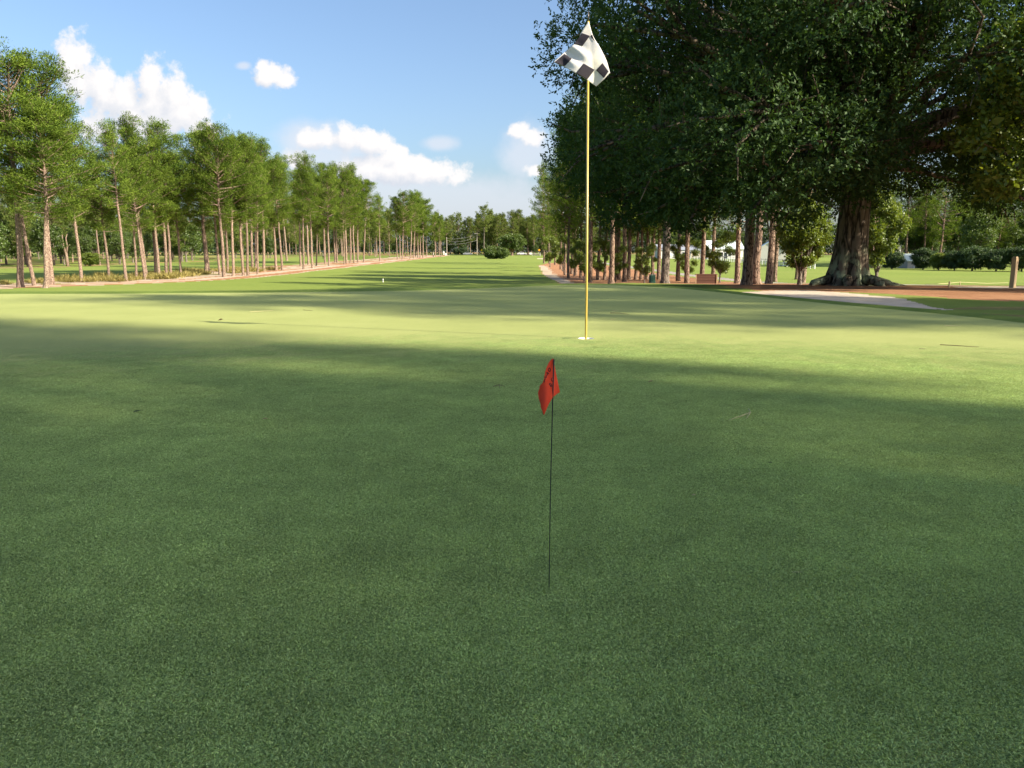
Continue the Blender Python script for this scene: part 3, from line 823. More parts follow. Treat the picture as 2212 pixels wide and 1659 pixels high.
for k, (kd, t, q, s) in enumerate(SHADE):
    x, y = tq(t, q)
    if kd == 'b': place('broadleaf_tree', shade_b[k % 2], (x, y, hz(x, y) - .05), s, k * 1.3, (0, 0), 'tall broadleaf tree standing beyond the right side of the green', 'tree', 'trees right of the green')
    else:
        sx = .30 if k == 4 else (.56 if k >= len(SHADE) - 2 else .8)
        place('pine_tree', highp if k == 4 else tallp[k % 2], (x, y, hz(x, y) - .05), (s * sx, s * sx, s), k * 1.7, (0, 0), 'slender pine standing beyond the right side of the green', 'pine tree', 'pines right of the green')

# yellow-green tree whose branches reach in at the right edge, small leafy trees under and behind the oak
edge_t = setm(make_broad(601, 9.5, 4.4, 2.4, .2, 22, 1.25, 190, 6, (.20, .10), base_z=2.0, fill=16, fsize=.4), M['greybark'], M['leaf_bright'])
p = at_depth(2330, 600, 34); place('broadleaf_tree', edge_t, (p.x, 34, hz(p.x, 34)), (1.15, 1.15, 1.1), 2.5, (0, 0), 'leafy tree at the right edge behind the wooden post', 'tree')
p = at_depth(2290, 600, 24); place('broadleaf_tree', edge_t, (p.x, 24, hz(p.x, 24)), 1.0, 0.5, (0, 0), 'yellow green leafy tree reaching in at the right edge', 'tree')
sap = setm(make_broad(602, 5.4, 2.0, .7, .11, 16, .75, 240, 6, (.15, .08), base_z=.5, fill=10, fsize=.25), M['greybark'], M['leaf_bright'])
p = at_depth(1727, 615, 44); place('small_tree', sap, (p.x, 44, hz(p.x, 44)), 1.0, 0, (0, 0), 'small leafy green tree just left of the big oak trunk', 'tree')
p = at_depth(1893, 600, 52); place('small_tree', sap, (p.x, 52, hz(p.x, 52)), (1.0, 1.0, 1.25), 2.0, (0, 0), 'sunlit yellow green tree just right of the big oak trunk', 'tree')
spr = setm(make_broad(603, 7.5, 2.6, 1.2, .09, 15, .7, 110, 6, (.20, .10), base_z=.8, fill=4, fsize=.25), M['greybark'], M['leaf_bright'])
for k, (u, yy, s) in enumerate(((1240, 104, .9), (1262, 88, .75), (1290, 92, .8), (1392, 72, .6), (1215, 125, 1.0), (1188, 150, 1.0), (1330, 84, .7), (1480, 86, .8), (1555, 80, .85))):
    p = at_depth(u, 600, yy); place('small_tree', spr, (p.x, yy, hz(p.x, yy)), s, k * 1.1, (0, 0), 'leafy sapling growing between the trunks of the right stand', 'tree', 'saplings in the right stand')

# ------------------------------------------------------------------ woods farther off
def wood(n, xr, yr, name, label, cat, group, sc, meshes, keep=lambda x, y: True, mind=5.0, seed=1):
    gg = np.random.default_rng(seed); pts = []
    k = 0
    while len(pts) < n and k < n * 60:
        k += 1
        x, y = gg.uniform(*xr), gg.uniform(*yr)
        if abs(x) > y * .74 or not keep(x, y): continue
        if any((x - a) ** 2 + (y - b) ** 2 < mind ** 2 for a, b in pts): continue
        pts.append((x, y))
        s = gg.uniform(*sc)
        place(name, meshes[int(gg.integers(0, len(meshes)))], (x, y, hz(x, y) - .1), s, gg.uniform(0, 6.28), (gg.normal(0, .02), 0), label, cat, group)
lz = lambda x, y: x - float(edge_left(y)) < -55
wood(52, (-190, -84), (120, 290), 'pine_tree', 'pine in the wood beyond the second fairway on the left', 'pine tree', 'pines in the left wood', (.72, .98), fpines, lz, 5.0, 3)
wood(84, (-190, -82), (120, 300), 'broadleaf_tree', 'low bushy tree in the wood beyond the left second fairway', 'tree', 'bushy trees in the left wood', (.5, 1.05), broads, lz, 4.5, 4)
wood(14, (-82, -36), (300, 382), 'pine_tree', 'pine at the far end of the left fairway row', 'pine tree', 'pines at the far left fairway end', (.8, 1.0), fpines, lambda x, y: x < -38, 6.0, 6)
wood(62, (-150, 60), (402, 450), 'pine_tree', 'pine in the wood across the road at the fairway end', 'pine tree', 'pines across the road', (.85, 1.12), fpines, lambda x, y: True, 4.0, 7)
wood(22, (-40, 34), (400, 432), 'pine_tree', 'pine in the wood across the road at the fairway end', 'pine tree', 'pines across the road', (.8, 1.05), fpines, lambda x, y: True, 3.5, 17)
wood(40, (-140, 60), (398, 470), 'broadleaf_tree', 'bushy tree in the wood across the road', 'tree', 'bushy trees across the road', (.5, .9), broads, lambda x, y: True, 4.5, 8)
wood(28, (40, 280), (300, 400), 'pine_tree', 'pine in the wood behind the white houses', 'pine tree', 'pines behind the houses', (.7, 1.0), fpines, lambda x, y: x > .11 * y, 4.5, 9)
wood(45, (50, 270), (290, 380), 'broadleaf_tree', 'bushy tree in the wood behind the white houses', 'tree', 'bushy trees behind the houses', (.6, 1.0), broads, lambda x, y: x > .13 * y, 5.0, 10)
wood(22, (66, 150), (146, 200), 'pine_tree', 'pine behind the dark hedge on the right', 'pine tree', 'pines behind the hedge', (.75, 1.05), rpines, lambda x, y: x > .46 * y, 4.0, 12)

wood(20, (62, 150), (140, 190), 'broadleaf_tree', 'bushy tree behind the dark hedge on the right', 'tree', 'bushy trees behind the hedge', (.85, 1.35), broads, lambda x, y: x > .46 * y, 4.0, 13)
# the wood that closes the view reads as one mass
gg = np.random.default_rng(14)
nq = 85000
tpar = gg.uniform(0, 1, nq)
path_x = np.array([-330, -235, -175, -110, 60, 200, 330, 420]); path_y = np.array([150, 235, 330, 478, 488, 430, 400, 330])
cum = np.concatenate([[0], np.cumsum(np.hypot(np.diff(path_x), np.diff(path_y)))]); cum /= cum[-1]
wx_ = np.interp(tpar, cum, path_x) + gg.normal(0, 5, nq); wy_ = np.interp(tpar, cum, path_y) + gg.normal(0, 5, nq)
lump = 16.5 + 3.5 * wob(wx_, wy_, .12, 61) + 2.5 * wob(wx_, wy_, .4, 62)
wz_ = height(wx_, wy_) + lump * gg.uniform(0, 1, nq) ** .8
V, F = leaves(np.stack([wx_, wy_, wz_], -1), unit(gg.normal(size=(nq, 3)) + np.array([0, 0, .2])), gg.uniform(.9, 1.9, nq), gg.uniform(.6, 1.1, nq), gg)
fw = link('far_wood', np_mesh('far_wood', V, [F], M['hedge_far'], np.repeat(gg.uniform(0, 1, nq), 4)))
tag(fw, 'dark continuous wood closing the view behind the far trees', 'wood', None, 'stuff')

# ------------------------------------------------------------------ golf flagstick, cup
M['yellow'] = simple('yellow_paint', (0.47, 0.335, 0.065), 0.32, var=.12, scale=25, spec=.5, coat=.3)
M['black'] = simple('black_plastic', (0.02, 0.02, 0.02), 0.4)
M['white_cup'] = simple('white_cup_plastic', (0.85, 0.85, 0.83), 0.35, var=.03)
def cloth(name, col, trans=.35, var=.04):
    m, t, out = material(name)
    pos = t.node('ShaderNodeTexCoord').outputs['Object']
    c = t.mix(t.noise(pos, 30, 4), tuple(x * (1 - var) for x in col), tuple(min(1, x * (1 + var)) for x in col))
    d = t.node('ShaderNodeBsdfDiffuse'); t.put(d.inputs[0], c)
    tr = t.node('ShaderNodeBsdfTranslucent'); t.put(tr.inputs[0], c)
    bp = t.node('ShaderNodeBump'); bp.inputs['Distance'].default_value = .002; bp.inputs['Strength'].default_value = .5
    t.put(bp.inputs['Height'], t.noise(pos, 60, 3)); t.l.new(bp.outputs[0], d.inputs['Normal'])
    mx = t.node('ShaderNodeMixShader'); mx.inputs[0].default_value = trans
    t.l.new(d.outputs[0], mx.inputs[1]); t.l.new(tr.outputs[0], mx.inputs[2]); t.l.new(mx.outputs[0], out.inputs[0])
    return m
M['flag_white'] = cloth('white_flag_cloth', (.88, .85, .82))
M['flag_dark'] = cloth('charcoal_flag_cloth', (.05, .045, .055), .1)
M['flag_red'] = cloth('red_flag_vinyl', (.90, .13, .065), .5)
M['ink'] = simple('black_marker_ink', (.02, .008, .012), .6)
M['stake'] = simple('dark_wire', (.012, .02, .016), .5)

fs_root = empty('golf_flagstick', (HOLE.x, HOLE.y, HOLE.z))
tag(fs_root, 'tall yellow flagstick with white and black checkered flag in the hole', 'flagstick')
YF = HOLE.y
top = at_depth(1271.0, 46, YF); tip = at_depth(1270.8, 24, YF)
H0 = Vector((HOLE.x, HOLE.y, HOLE.z))
MB().tube([Vector((0, 0, -.16)), Vector((0, 0, .0)), Vector((0, 0, .3)), top - H0], [.0078, .0078, .0078, .0074], 20).build('pole', M['yellow'], fs_root, True)
MB().tube([top - H0, tip - H0], [.0050, .0042], 12).build('pole_tip', simple('dark_ferrule', (.10, .09, .085), .35, .6), fs_root, True)
F8 = lambda x, y: (1141 + .1323 * x, 22 + .1323 * y)
def fold8(x, y):                                                   # depth of the cloth, folds running from the tip downwards
    k = (y - 185) / 1000.0
    return -.022 - .05 * max(0, math.sin((x - 985 - 0.10 * (y - 185)) / 150.0)) * k * .6 + .030 * math.sin((x + .8 * y) / 145.0) * min(1, k * 1.6) + .008 * math.sin((x * .7 - y) / 48.0) * math.exp(-((x - 740) ** 2 + (y - 720) ** 2) / 26000.0) * 2.2
def p8(x, y, lift=0.0):
    u, v = F8(x, y); q = at_depth(u, v, YF + fold8(x, y) - lift); return q - H0
def curve(pts, n):
    pts = np.array(pts, float); s = np.concatenate([[0], np.cumsum(np.hypot(*np.diff(pts, axis=0).T))]); s /= s[-1]
    t = np.linspace(0, 1, n); return np.stack([np.interp(t, s, pts[:, 0]), np.interp(t, s, pts[:, 1])], 1)
def refine(pts, n, it=3):
    c = curve(pts, n)
    for _ in range(it): c[1:-1] = .25 * c[:-2] + .5 * c[1:-1] + .25 * c[2:]
    return c
NU = 36
eAB = refine([(985, 185), (1020, 290), (1045, 390), (1095, 490), (1170, 600), (1270, 800), (1310, 920), (1335, 1020)], NU)
eAD = refine([(985, 185), (920, 275), (870, 355), (840, 420), (770, 540), (745, 562), (660, 625), (590, 690), (500, 770), (415, 850)], NU)
eBC = refine([(1335, 1020), (1235, 1130), (1110, 1245)], NU)
eDC = refine([(415, 850), (600, 930), (780, 1030), (960, 1140), (1110, 1245)], NU)
st = np.linspace(0, 1, NU)
grid = np.zeros((NU, NU, 2))
A_, B_, C_, D_ = eAB[0], eAB[-1], eBC[-1], eAD[-1]
for i, s in enumerate(st):
    for j, t in enumerate(st):                                     # s along A->B, t along A->D
        grid[i, j] = (1 - t) * eAB[i] + t * eDC[i] + (1 - s) * eAD[j] + s * eBC[j] - ((1 - s) * (1 - t) * A_ + s * (1 - t) * B_ + s * t * C_ + (1 - s) * t * D_)
vs = [p8(*grid[i, j]) for i in range(NU) for j in range(NU)]
fs = [(i * NU + j, i * NU + j + 1, (i + 1) * NU + j + 1, (i + 1) * NU + j) for i in range(NU - 1) for j in range(NU - 1)]
fl = MB().add(vs, fs).build('flag', M['flag_white'], fs_root, True)
sm = fl.modifiers.new('thickness', 'SOLIDIFY'); sm.thickness = .0014; sm.offset = 0
def patch(poly, name, lift, mat, parent, fn, n=14):
    a, b, c, d = [np.array(p, float) for p in poly]
    vs = []; fs = []
    for i in range(n):
        for j in range(n):
            s, t = i / (n - 1), j / (n - 1)
            q = (1 - s) * (1 - t) * a + s * (1 - t) * b + s * t * c + (1 - s) * t * d
            vs.append(fn(q[0], q[1], lift))
    for i in range(n - 1):
        for j in range(n - 1): fs.append((i * n + j, i * n + j + 1, (i + 1) * n + j + 1, (i + 1) * n + j))
    o = MB().add(vs, fs).build(name, mat, parent, True)
    m_ = o.modifiers.new('thickness', 'SOLIDIFY'); m_.thickness = .0010; m_.offset = 0
    return o
for poly in (((878, 372), (1008, 418), (888, 582), (748, 548)), ((1013, 424), (1045, 398), (1088, 505), (1075, 495)), ((592, 712), (712, 794), (592, 915), (424, 852)),
             ((905, 868), (1085, 972), (962, 1136), (780, 1028)), ((1215, 864), (1312, 1000), (1236, 1108), (1110, 980))):
    patch(poly, 'flag_patch', .0035, M['flag_dark'], fl, p8)

cup = MB()
n = 40; r1, r2 = .0555, .053
vs = []; fs = []
for (r, z) in ((r1, -.0005), (r2, -.0005), (r2, -.11), (r1, -.115)):
    for k in range(n): vs.append((r * math.cos(2 * math.pi * k / n), r * math.sin(2 * math.pi * k / n), z))
for a in range(4):
    b = (a + 1) % 4
    for k in range(n): fs.append((a * n + k, a * n + (k + 1) % n, b * n + (k + 1) % n, b * n + k))
fs.append(tuple(2 * n + k for k in range(n)))
cu = cup.add(vs, fs).build('hole_cup', M['white_cup'], None, True)
cu.location = HOLE
tag(cu, 'white hole cup set in the green round the flagstick foot', 'golf cup')

# ------------------------------------------------------------------ red marking flag in front
base = ground_at(1186.0, 1271.0)
rroot = empty('marking_flag', base); tag(rroot, 'small red marking flag with black handwriting on a thin dark wire', 'marking flag')
YR = base.y
R1 = lambda x, y: (1141 + .0926 * x, 757 + .0926 * y)
def fold1(x, y): return .004 + .014 * math.sin((x - 575) / 120.0) * min(1, max(0, (y - 190) / 500)) + .004 * math.sin((x + y) / 150.0)
def p1(x, y, lift=0.0):
    u, v = R1(x, y); return at_depth(u, v, YR + fold1(x, y) - lift) - base
stake_top = at_depth(*R1(600, 208), YR) - base
mid = at_depth(*R1(572, 1100), YR) - base
MB().tube([Vector((0, 0, -.05)), Vector((0, 0, 0)), Vector((0, 0, 0)).lerp(mid, .5) + Vector((-.0008, 0, 0)), mid, stake_top], [.00075, .00075, .00085, .0010, .0012], 8).build('wire_stake', M['stake'], rroot, True)
outl = [(575, 190), (610, 205), (612, 330), (635, 470), (662, 600), (700, 790), (738, 975), (690, 1000), (650, 1030), (585, 1085), (555, 1125), (510, 1200), (470, 1270), (420, 1390), (375, 1495), (360, 1510), (325, 1400), (295, 1330), (290, 1240),
        (262, 1165), (250, 1130), (228, 990), (250, 920), (265, 880), (270, 825), (335, 755), (355, 700), (370, 640), (400, 480), (430, 390), (470, 300), (505, 245), (540, 210)]
dense = curve(outl + [outl[0]], 140)[:-1]
ins_pts = [(x, y) for x in range(230, 740, 26) for y in range(200, 1510, 26) if inside(np.array(outl), np.array([float(x)]), np.array([float(y)]))[0] and dist_poly(np.array(outl, float), np.array([float(x)]), np.array([float(y)]))[0] > 14]
pts = [Vector(p) for p in dense] + [Vector(p) for p in ins_pts]
ov, oe, of, *_ = delaunay_2d_cdt(pts, [(k, (k + 1) % len(dense)) for k in range(len(dense))], [], 1, 1e-4)
rf_ = MB().add([p1(q.x, q.y) for q in ov], [tuple(f) for f in of]).build('flag', M['flag_red'], rroot, True)
m_ = rf_.modifiers.new('thickness', 'SOLIDIFY'); m_.thickness = .0004; m_.offset = 0
STROKES = [('letter', [[(498, 405), (522, 450), (500, 497), (468, 462), (470, 432), (498, 405)]]),
           ('letter', [[(428, 596), (450, 555), (432, 508), (485, 540), (450, 555)]]),
           ('letter', [[(388, 620), (400, 648), (425, 628), (412, 590)]]),
           ('letter', [[(398, 668), (378, 700), (376, 745)]]),
           ('letter', [[(578, 640), (555, 642), (540, 690), (575, 728), (584, 690)]]),
           ('letter', [[(520, 812), (495, 800), (500, 768), (535, 775), (538, 800), (520, 812), (530, 848), (552, 825), (545, 800)]])]
for nm, lines in STROKES:
    mb = MB()
    for ln in lines:
        c = curve(ln, len(ln) * 4)
        mb.tube([p1(x, y, .0009) for x, y in c], .00060, 5)
    mb.build(nm, M['ink'], rf_)

M['needle_dry'] = simple('dry_needle', (.36, .33, .17), .7)
M['twig'] = simple('twig', (.14, .09, .05), .8)
M['straw1'] = simple('dry_straw', (.50, .42, .22), .7)
M['leafdry'] = simple('fallen_leaf', (.30, .26, .12), .7)
M['leafdark'] = simple('fallen_green_leaf', (.05, .08, .025), .7)

# ------------------------------------------------------------------ houses, fences and hedge beyond the right-hand field
M['whitewall'] = simple('white_siding', (.60, .58, .54), .7, var=.08, scale=2)
M['cream'] = simple('cream_wall', (.62, .54, .42), .7, var=.08, scale=2)
M['greyroof'] = simple('grey_shingle_roof', (.22, .24, .28), .8, var=.2, scale=3)
M['paleroof'] = simple('pale_metal_roof', (.55, .62, .60), .45, var=.1, scale=3)
M['glass'] = simple('window_glass', (.03, .04, .05), .08, spec=.8)
M['whitepaint'] = simple('white_paint', (.80, .80, .78), .5, var=.04)
M['railgrey'] = simple('grey_rail', (.30, .29, .28), .7, var=.15)
def house(loc, w_, d_, h_, rh, rz, wall, roof, wins, label, ov=.4):
    r = empty('house', loc); r.rotation_euler = (0, 0, rz); tag(r, label, 'house')
    mb = MB(); mb.prism([(-w_ / 2, -.6), (w_ / 2, -.6), (w_ / 2, h_), (-w_ / 2, h_)], -d_ / 2, d_ / 2)
    mb.add([(-w_ / 2, -d_ / 2, h_ + .01), (-w_ / 2, d_ / 2, h_ + .01), (-w_ / 2, 0, h_ + rh - .05), (w_ / 2, -d_ / 2, h_ + .01), (w_ / 2, d_ / 2, h_ + .01), (w_ / 2, 0, h_ + rh - .05)], [(0, 2, 1), (3, 4, 5)])
    mb.build('wall', wall, r)
    W2, D2 = w_ / 2 + ov, d_ / 2 + ov; ez = h_ - ov * rh / (d_ / 2)
    rb_ = MB().add([(-W2, -D2, ez), (W2, -D2, ez), (W2, 0, h_ + rh), (-W2, 0, h_ + rh), (-W2, D2, ez), (W2, D2, ez),
                    (-W2, -D2, ez + .15), (W2, -D2, ez + .15), (W2, 0, h_ + rh + .18), (-W2, 0, h_ + rh + .18), (-W2, D2, ez + .15), (W2, D2, ez + .15)],
                   [(6, 7, 8, 9), (9, 8, 11, 10), (0, 3, 2, 1), (3, 4, 5, 2), (0, 1, 7, 6), (4, 10, 11, 5), (1, 2, 8, 7), (2, 5, 11, 8), (0, 6, 9, 3), (3, 9, 10, 4)])
    rb_.build('roof', roof, r)
    for k, (x, z, ww, hh) in enumerate(wins):
        isdoor = z < .05
        f = MB().box((x, -d_ / 2 - .04, z + hh / 2), (ww + .24, .10, hh + (.12 if isdoor else .24))).build('door' if isdoor else 'window', M['whitepaint'], r)
        MB().box((x, -d_ / 2 - .10, z + hh / 2), (ww, .03, hh)).build('pane', M['glass'], f)
    return r
def at_ground_y(u, yy): p = at_depth(u, 600, yy); return Vector((p.x, yy, hz(p.x, yy)))
W4 = lambda n, w_, z=.9: [(-w_ / 2 + w_ * (k + .5) / n, z, 1.0, 1.3) for k in range(n)]
house(at_ground_y(1448, 275), 11, 8, 3.0, 1.7, .15, M['whitewall'], M['greyroof'], W4(3, 9) + [(4.6, 0, 1.0, 2.1)], 'low white house with grey roof, leftmost of the white houses')
house(at_ground_y(1500, 285), 9, 8, 2.8, 1.9, -.1, M['cream'], M['greyroof'], W4(3, 8), 'cream house between two white houses behind the fence')
house(at_ground_y(1556, 268), 12, 9, 3.4, 2.6, .05, M['whitewall'], M['paleroof'], W4(4, 11) + [(0, 0, 1.1, 2.1)], 'large white house with pale roof behind the brown box')
house(at_ground_y(1662, 235), 7, 8, 3.4, 2.4, 1.35, M['whitewall'], M['paleroof'], [(0, 0, 2.2, 2.4), (-2, 1, .9, 1.2)], 'white gabled shed behind the thick right pine trunks')
house(at_ground_y(1901, 205), 6, 7, 5.4, 1.5, .1, M['whitewall'], M['greyroof'], W4(2, 5, .9) + W4(2, 5, 3.4), 'tall two storey white house just right of the oak')
house(at_ground_y(1966, 150), 3.6, 3.4, 1.6, 1.0, .1, M['railgrey'], M['paleroof'], [(0, 0, .9, 1.5)], 'small shed with pale green roof between the hedge shrubs')

def fence(px, h, mat, nrail, step, label, thick=.05, zoff=0.0):
    P_ = [ground_at(u, v) for u, v in px]
    pts = []
    for a, b in zip(P_[:-1], P_[1:]):
        n_ = max(1, int((b - a).length / step))
        for k in range(n_):
            q = a.lerp(b, k / n_); q.z = hz(q.x, q.y); pts.append(q)
    pts.append(P_[-1])
    r = empty('rail_fence', pts[0]); tag(r, label, 'fence')
    post = MB().box((0, 0, h / 2 - .15), (thick * 2.6, thick * 2.6, h + .3)).mesh('post', mat)
    for q in pts: o = link('post', post, r); o.location = q - pts[0]
    for k in range(nrail):
        MB().tube([q - pts[0] + Vector((0, -.02, h * (k + .55) / nrail)) for q in pts], thick, 4).build('rail', mat, r)
fence([(1392, 557.6), (1451, 559), (1500, 560.3), (1535, 562), (1590, 567), (1653, 572), (1700, 576), (1760, 581)], .95, M['whitepaint'], 3, 2.6, 'white three rail fence along the far edge of the right field')
fence([(1392, 555.2), (1451, 556.3), (1535, 559), (1590, 563), (1653, 568), (1760, 574)], 1.15, M['railgrey'], 2, 4.0, 'grey rail fence running behind the white fence')
fence([(1150, 553.0), (1167, 553.2)], 1.3, M['whitepaint'], 3, 2.6, 'short white fence at the far right end of the fairway')

shrub = [setm(make_broad(700 + k, 4.4, 2.7, .3, .1, 18, 1.05, 260, 5, (.17, .10), base_z=-.2, fill=24, fsize=.4, limb=False), M['greybark'], M['hedge']) for k in range(2)]
for k, (u, yy, sx, sz, lab) in enumerate(((1893, 140, .62, .72, 'short dark shrub at the left end of the hedge'), (1925, 138, .9, .85, 'dark shrub left of the pale roofed shed'), (1992, 134, 1.05, .92, 'dark rounded shrub right of the pale roofed shed'),
                                          (2060, 128, .9, .86, 'dark shrub right of the light green bush'), (2098, 126, 1.15, 1.0, 'tallest dark shrub in the hedge'), (2150, 124, 1.0, .95, 'dark shrub behind the wooden post'), (2205, 122, 1.05, 1.0, 'dark shrub at the right end of the hedge'))):
    q = at_ground_y(u, yy); place('hedge_shrub', shrub[k % 2], q, (sx, sx, sz), k * 1.9, (0, 0), lab, 'shrub', 'dark hedge shrubs on the right')
lt = setm(make_broad(711, 3.4, 1.9, .3, .08, 14, .85, 260, 5, (.16, .09), base_z=-.2, fill=16, fsize=.3, limb=False), M['greybark'], M['leaf_bright'])
place('bush', lt, at_ground_y(2026, 130), 1.0, 0, (0, 0), 'light green bush standing in the dark hedge row', 'bush')
place('bush', lt, at_ground_y(198, 158), (1.25, 1.25, .95), 1.0, (0, 0), 'bright green bush among the left wood trunks', 'bush')

# ------------------------------------------------------------------ wooden post, stakes, rope, bin, box
M['wood'] = simple('weathered_post_wood', (.50, .36, .21), .8, var=.2, scale=4)
M['endgrain'] = simple('brown_board', (.13, .06, .04), .75, var=.25, scale=6)
pw = at_ground_y(2189, 27.5)
pr_ = empty('wooden_post', pw); tag(pr_, 'square brown wooden post at the right edge beside the sand pad', 'post'); pr_.rotation_euler = (0, 0, .5)
MB().box((0, 0, .42), (.15, .15, 1.24)).build('post', M['wood'], pr_)
MB().box((0, 0, 1.065), (.15, .15, .05), None, .72).build('cap', M['wood'], pr_)
stk = MB().tube([(0, 0, -.1), (0, 0, .20), (0, 0, .22)], [.03, .03, .022], 8).mesh('stake', M['straw1'])
rp = []
for (u, yy, lab) in ((2052, 27.9, 'short pale stake at the left of the sand pad'), (2075, 44, 'short stake in the right field holding the rope')):
    q = at_ground_y(u, yy); o = link('stake', stk); o.location = q; tag(o, lab, 'stake'); rp.append(q)
q0 = at_ground_y(2000, 36); q1 = at_ground_y(2180, 52); q2 = rp[1] + Vector((0, 0, .17))
rope = MB().tube([Vector((0, 0, .05)), (q2 - q0) * .5 + Vector((0, 0, .0)), q2 - q0, (q2 + q1) * .5 - q0, q1 - q0 + Vector((0, 0, .1))], .010, 5).build('rope', M['straw1']); rope.location = q0
tag(rope, 'thin pale rope strung low across the right field', 'rope')

M['binGreen'] = simple('green_plastic', (.03, .13, .09), .45, var=.1)
bp_ = at_ground_y(1409, 60); br = empty('litter_bin', bp_); br.rotation_euler = (0, 0, .3); tag(br, 'green slatted litter bin standing before a pine trunk', 'litter bin')
MB().box((0, 0, .30), (.34, .34, .56)).build('bin_body', M['binGreen'], br)
sl = MB().box((0, 0, .30), (.055, .02, .60)).mesh('slat', M['binGreen'])
for k in range(4):
    for sgn in (-1, 1):
        o = link('slat', sl, br); o.location = (-.135 + .09 * k, sgn * .183, 0)
        o = link('slat', sl, br); o.location = (sgn * .183, -.135 + .09 * k, 0); o.rotation_euler = (0, 0, math.pi / 2)
MB().box((0, 0, .635), (.42, .42, .05), None, .9).build('lid', simple('dark_green_lid', (.02, .07, .05), .4), br)

bx = at_ground_y(1525, 66); xr = empty('wooden_box', bx); xr.rotation_euler = (0, 0, -.12); tag(xr, 'dark brown wooden box on the straw behind two pine trunks', 'box')
MB().box((0, 0, .36), (1.64, .62, .74)).build('box_body', M['endgrain'], xr)
plk = MB().box((0, 0, 0), (1.74, .035, .20)).mesh('plank', M['endgrain'])
for k in range(3): o = link('plank', plk, xr); o.location = (0, -.33, .12 + .245 * k)
MB().box((0, 0, .765), (1.80, .74, .06)).build('lid', M['endgrain'], xr)
MB().box((.86, -.36, .37), (.07, .05, .78)).build('corner_post', M['wood'], xr)
MB().box((-.86, -.36, .37), (.07, .05, .78)).build('corner_post', M['wood'], xr)

mk = ground_at(827.5, 610); mr = empty('yardage_stake', mk); tag(mr, 'white stake with a dark band standing on the shaded fairway', 'stake')
MB().tube([(0, 0, -.1), (0, 0, .38)], .055, 10).build('stake', M['whitepaint'], mr)
MB().tube([(0, 0, .17), (0, 0, .21)], .058, 10).build('band', M['black'], mr)

# ------------------------------------------------------------------ far end of the fairway: bushes, round tree, cars, signs, poles
bsh = setm(make_broad(720, 4.4, 3.2, .3, .1, 16, 1.25, 150, 5, (.30, .18), base_z=-.3, fill=30, fsize=.5, limb=False), M['greybark'], M['leaf'])
for k, (u, yy, s, sz, lab) in enumerate(((1059, 262, 1.05, 1.0, 'left one of three big round bushes on the far fairway'), (1072, 265, 1.1, 1.12, 'middle and tallest of three big round bushes on the far fairway'), (1085, 262, .95, .92, 'right one of three big round bushes on the far fairway'))):
    place('bush', bsh, at_ground_y(u, yy), (s, s, sz), k * 2.1, (0, 0), lab, 'bush', 'big bushes on the far fairway')
rt = setm(make_broad(721, 11.5, 8.8, 1.9, .55, 30, 2.3, 120, 5, (.5, .3), base_z=2.0, fill=30, fsize=.9), M['bark_dk'], M['leaf'])
place('broadleaf_tree', rt, at_ground_y(1106, 374), 1.0, 0, (0, 0), 'wide spreading round tree by the road behind the far bushes', 'tree')
for k, (u, s, lab) in enumerate(((987, .95, 'dark conical shrub left of the silver car'), (1001, 1.1, 'dark conical shrub just behind the silver car'))):
    place('bush', shrub[k], at_ground_y(u, 396), (s, s, s * .9), k, (0, 0), lab, 'shrub', 'dark shrubs by the road')
lone = setm(make_pine(330, 23.0, .50, 4.6, 34, 18, .30, .7, (.5, .14), stubs=10), M['greybark'], M['needles_far'])
place('pine_tree', lone, at_ground_y(1046, 394), 1.0, 1.0, (0, 0), 'tall pale trunked pine standing above the wood across the road', 'pine tree')
place('pine_tree', fpines[2], at_ground_y(878, 340), .95, 0, (-.05, 0), 'lone pine leaning left near the silver car', 'pine tree')

M['tyre'] = simple('tyre', (.02, .02, .02), .8)
M['rim'] = simple('rim', (.45, .45, .47), .35, .8)
def car(loc, rz, paint, label):
    r = empty('parked_car', loc); r.rotation_euler = (0, 0, rz); tag(r, label, 'car')
    bd = MB(); bd.prism([(-2.25, .28), (2.25, .28), (2.32, .55), (2.22, .74), (1.25, .90), (-1.75, .95), (-2.25, .86), (-2.32, .5)], -.88, .88); bd.build('body', paint, r)
    MB().prism([(-1.55, .95), (1.02, .92), (.35, 1.38), (-.85, 1.42), (-1.35, 1.20)], -.74, .74).build('cabin', paint, r)
    for sgn in (-1, 1): MB().prism([(-1.25, .98), (.80, .97), (.28, 1.30), (-.82, 1.34), (-1.15, 1.16)], sgn * .745 - .008, sgn * .745 + .008).build('side_window', M['glass'], r)
    MB().add([(1.06, -.66, .93), (1.06, .66, .93), (.42, .62, 1.365), (.42, -.62, 1.365)], [(0, 1, 2, 3)]).build('windscreen', M['glass'], r)
    for x in (-1.42, 1.42):
        for sgn in (-1, 1):
            wv = MB().tube([(x, sgn * .78, .32), (x, sgn * .95, .32)], .32, 16).build('wheel', M['tyre'], r)
            MB().tube([(x, sgn * .945, .32), (x, sgn * .965, .32)], .19, 12).build('rim', M['rim'], wv)
    for sgn in (-1, 1): MB().box((2.285, sgn * .62, .64), (.06, .30, .12)).build('headlight', M['whitepaint'], r)
car(at_ground_y(1127.5, 386) + Vector((0, 0, .22)), 0, simple('white_car_paint', (.72, .72, .72), .3, var=.02, coat=.6), 'white car on the road right of the round tree')
car(at_ground_y(1011, 386) + Vector((0, 0, .22)), 0, simple('silver_car_paint', (.42, .44, .47), .3, .5, var=.02, coat=.6), 'silver car on the road left of the far bushes')

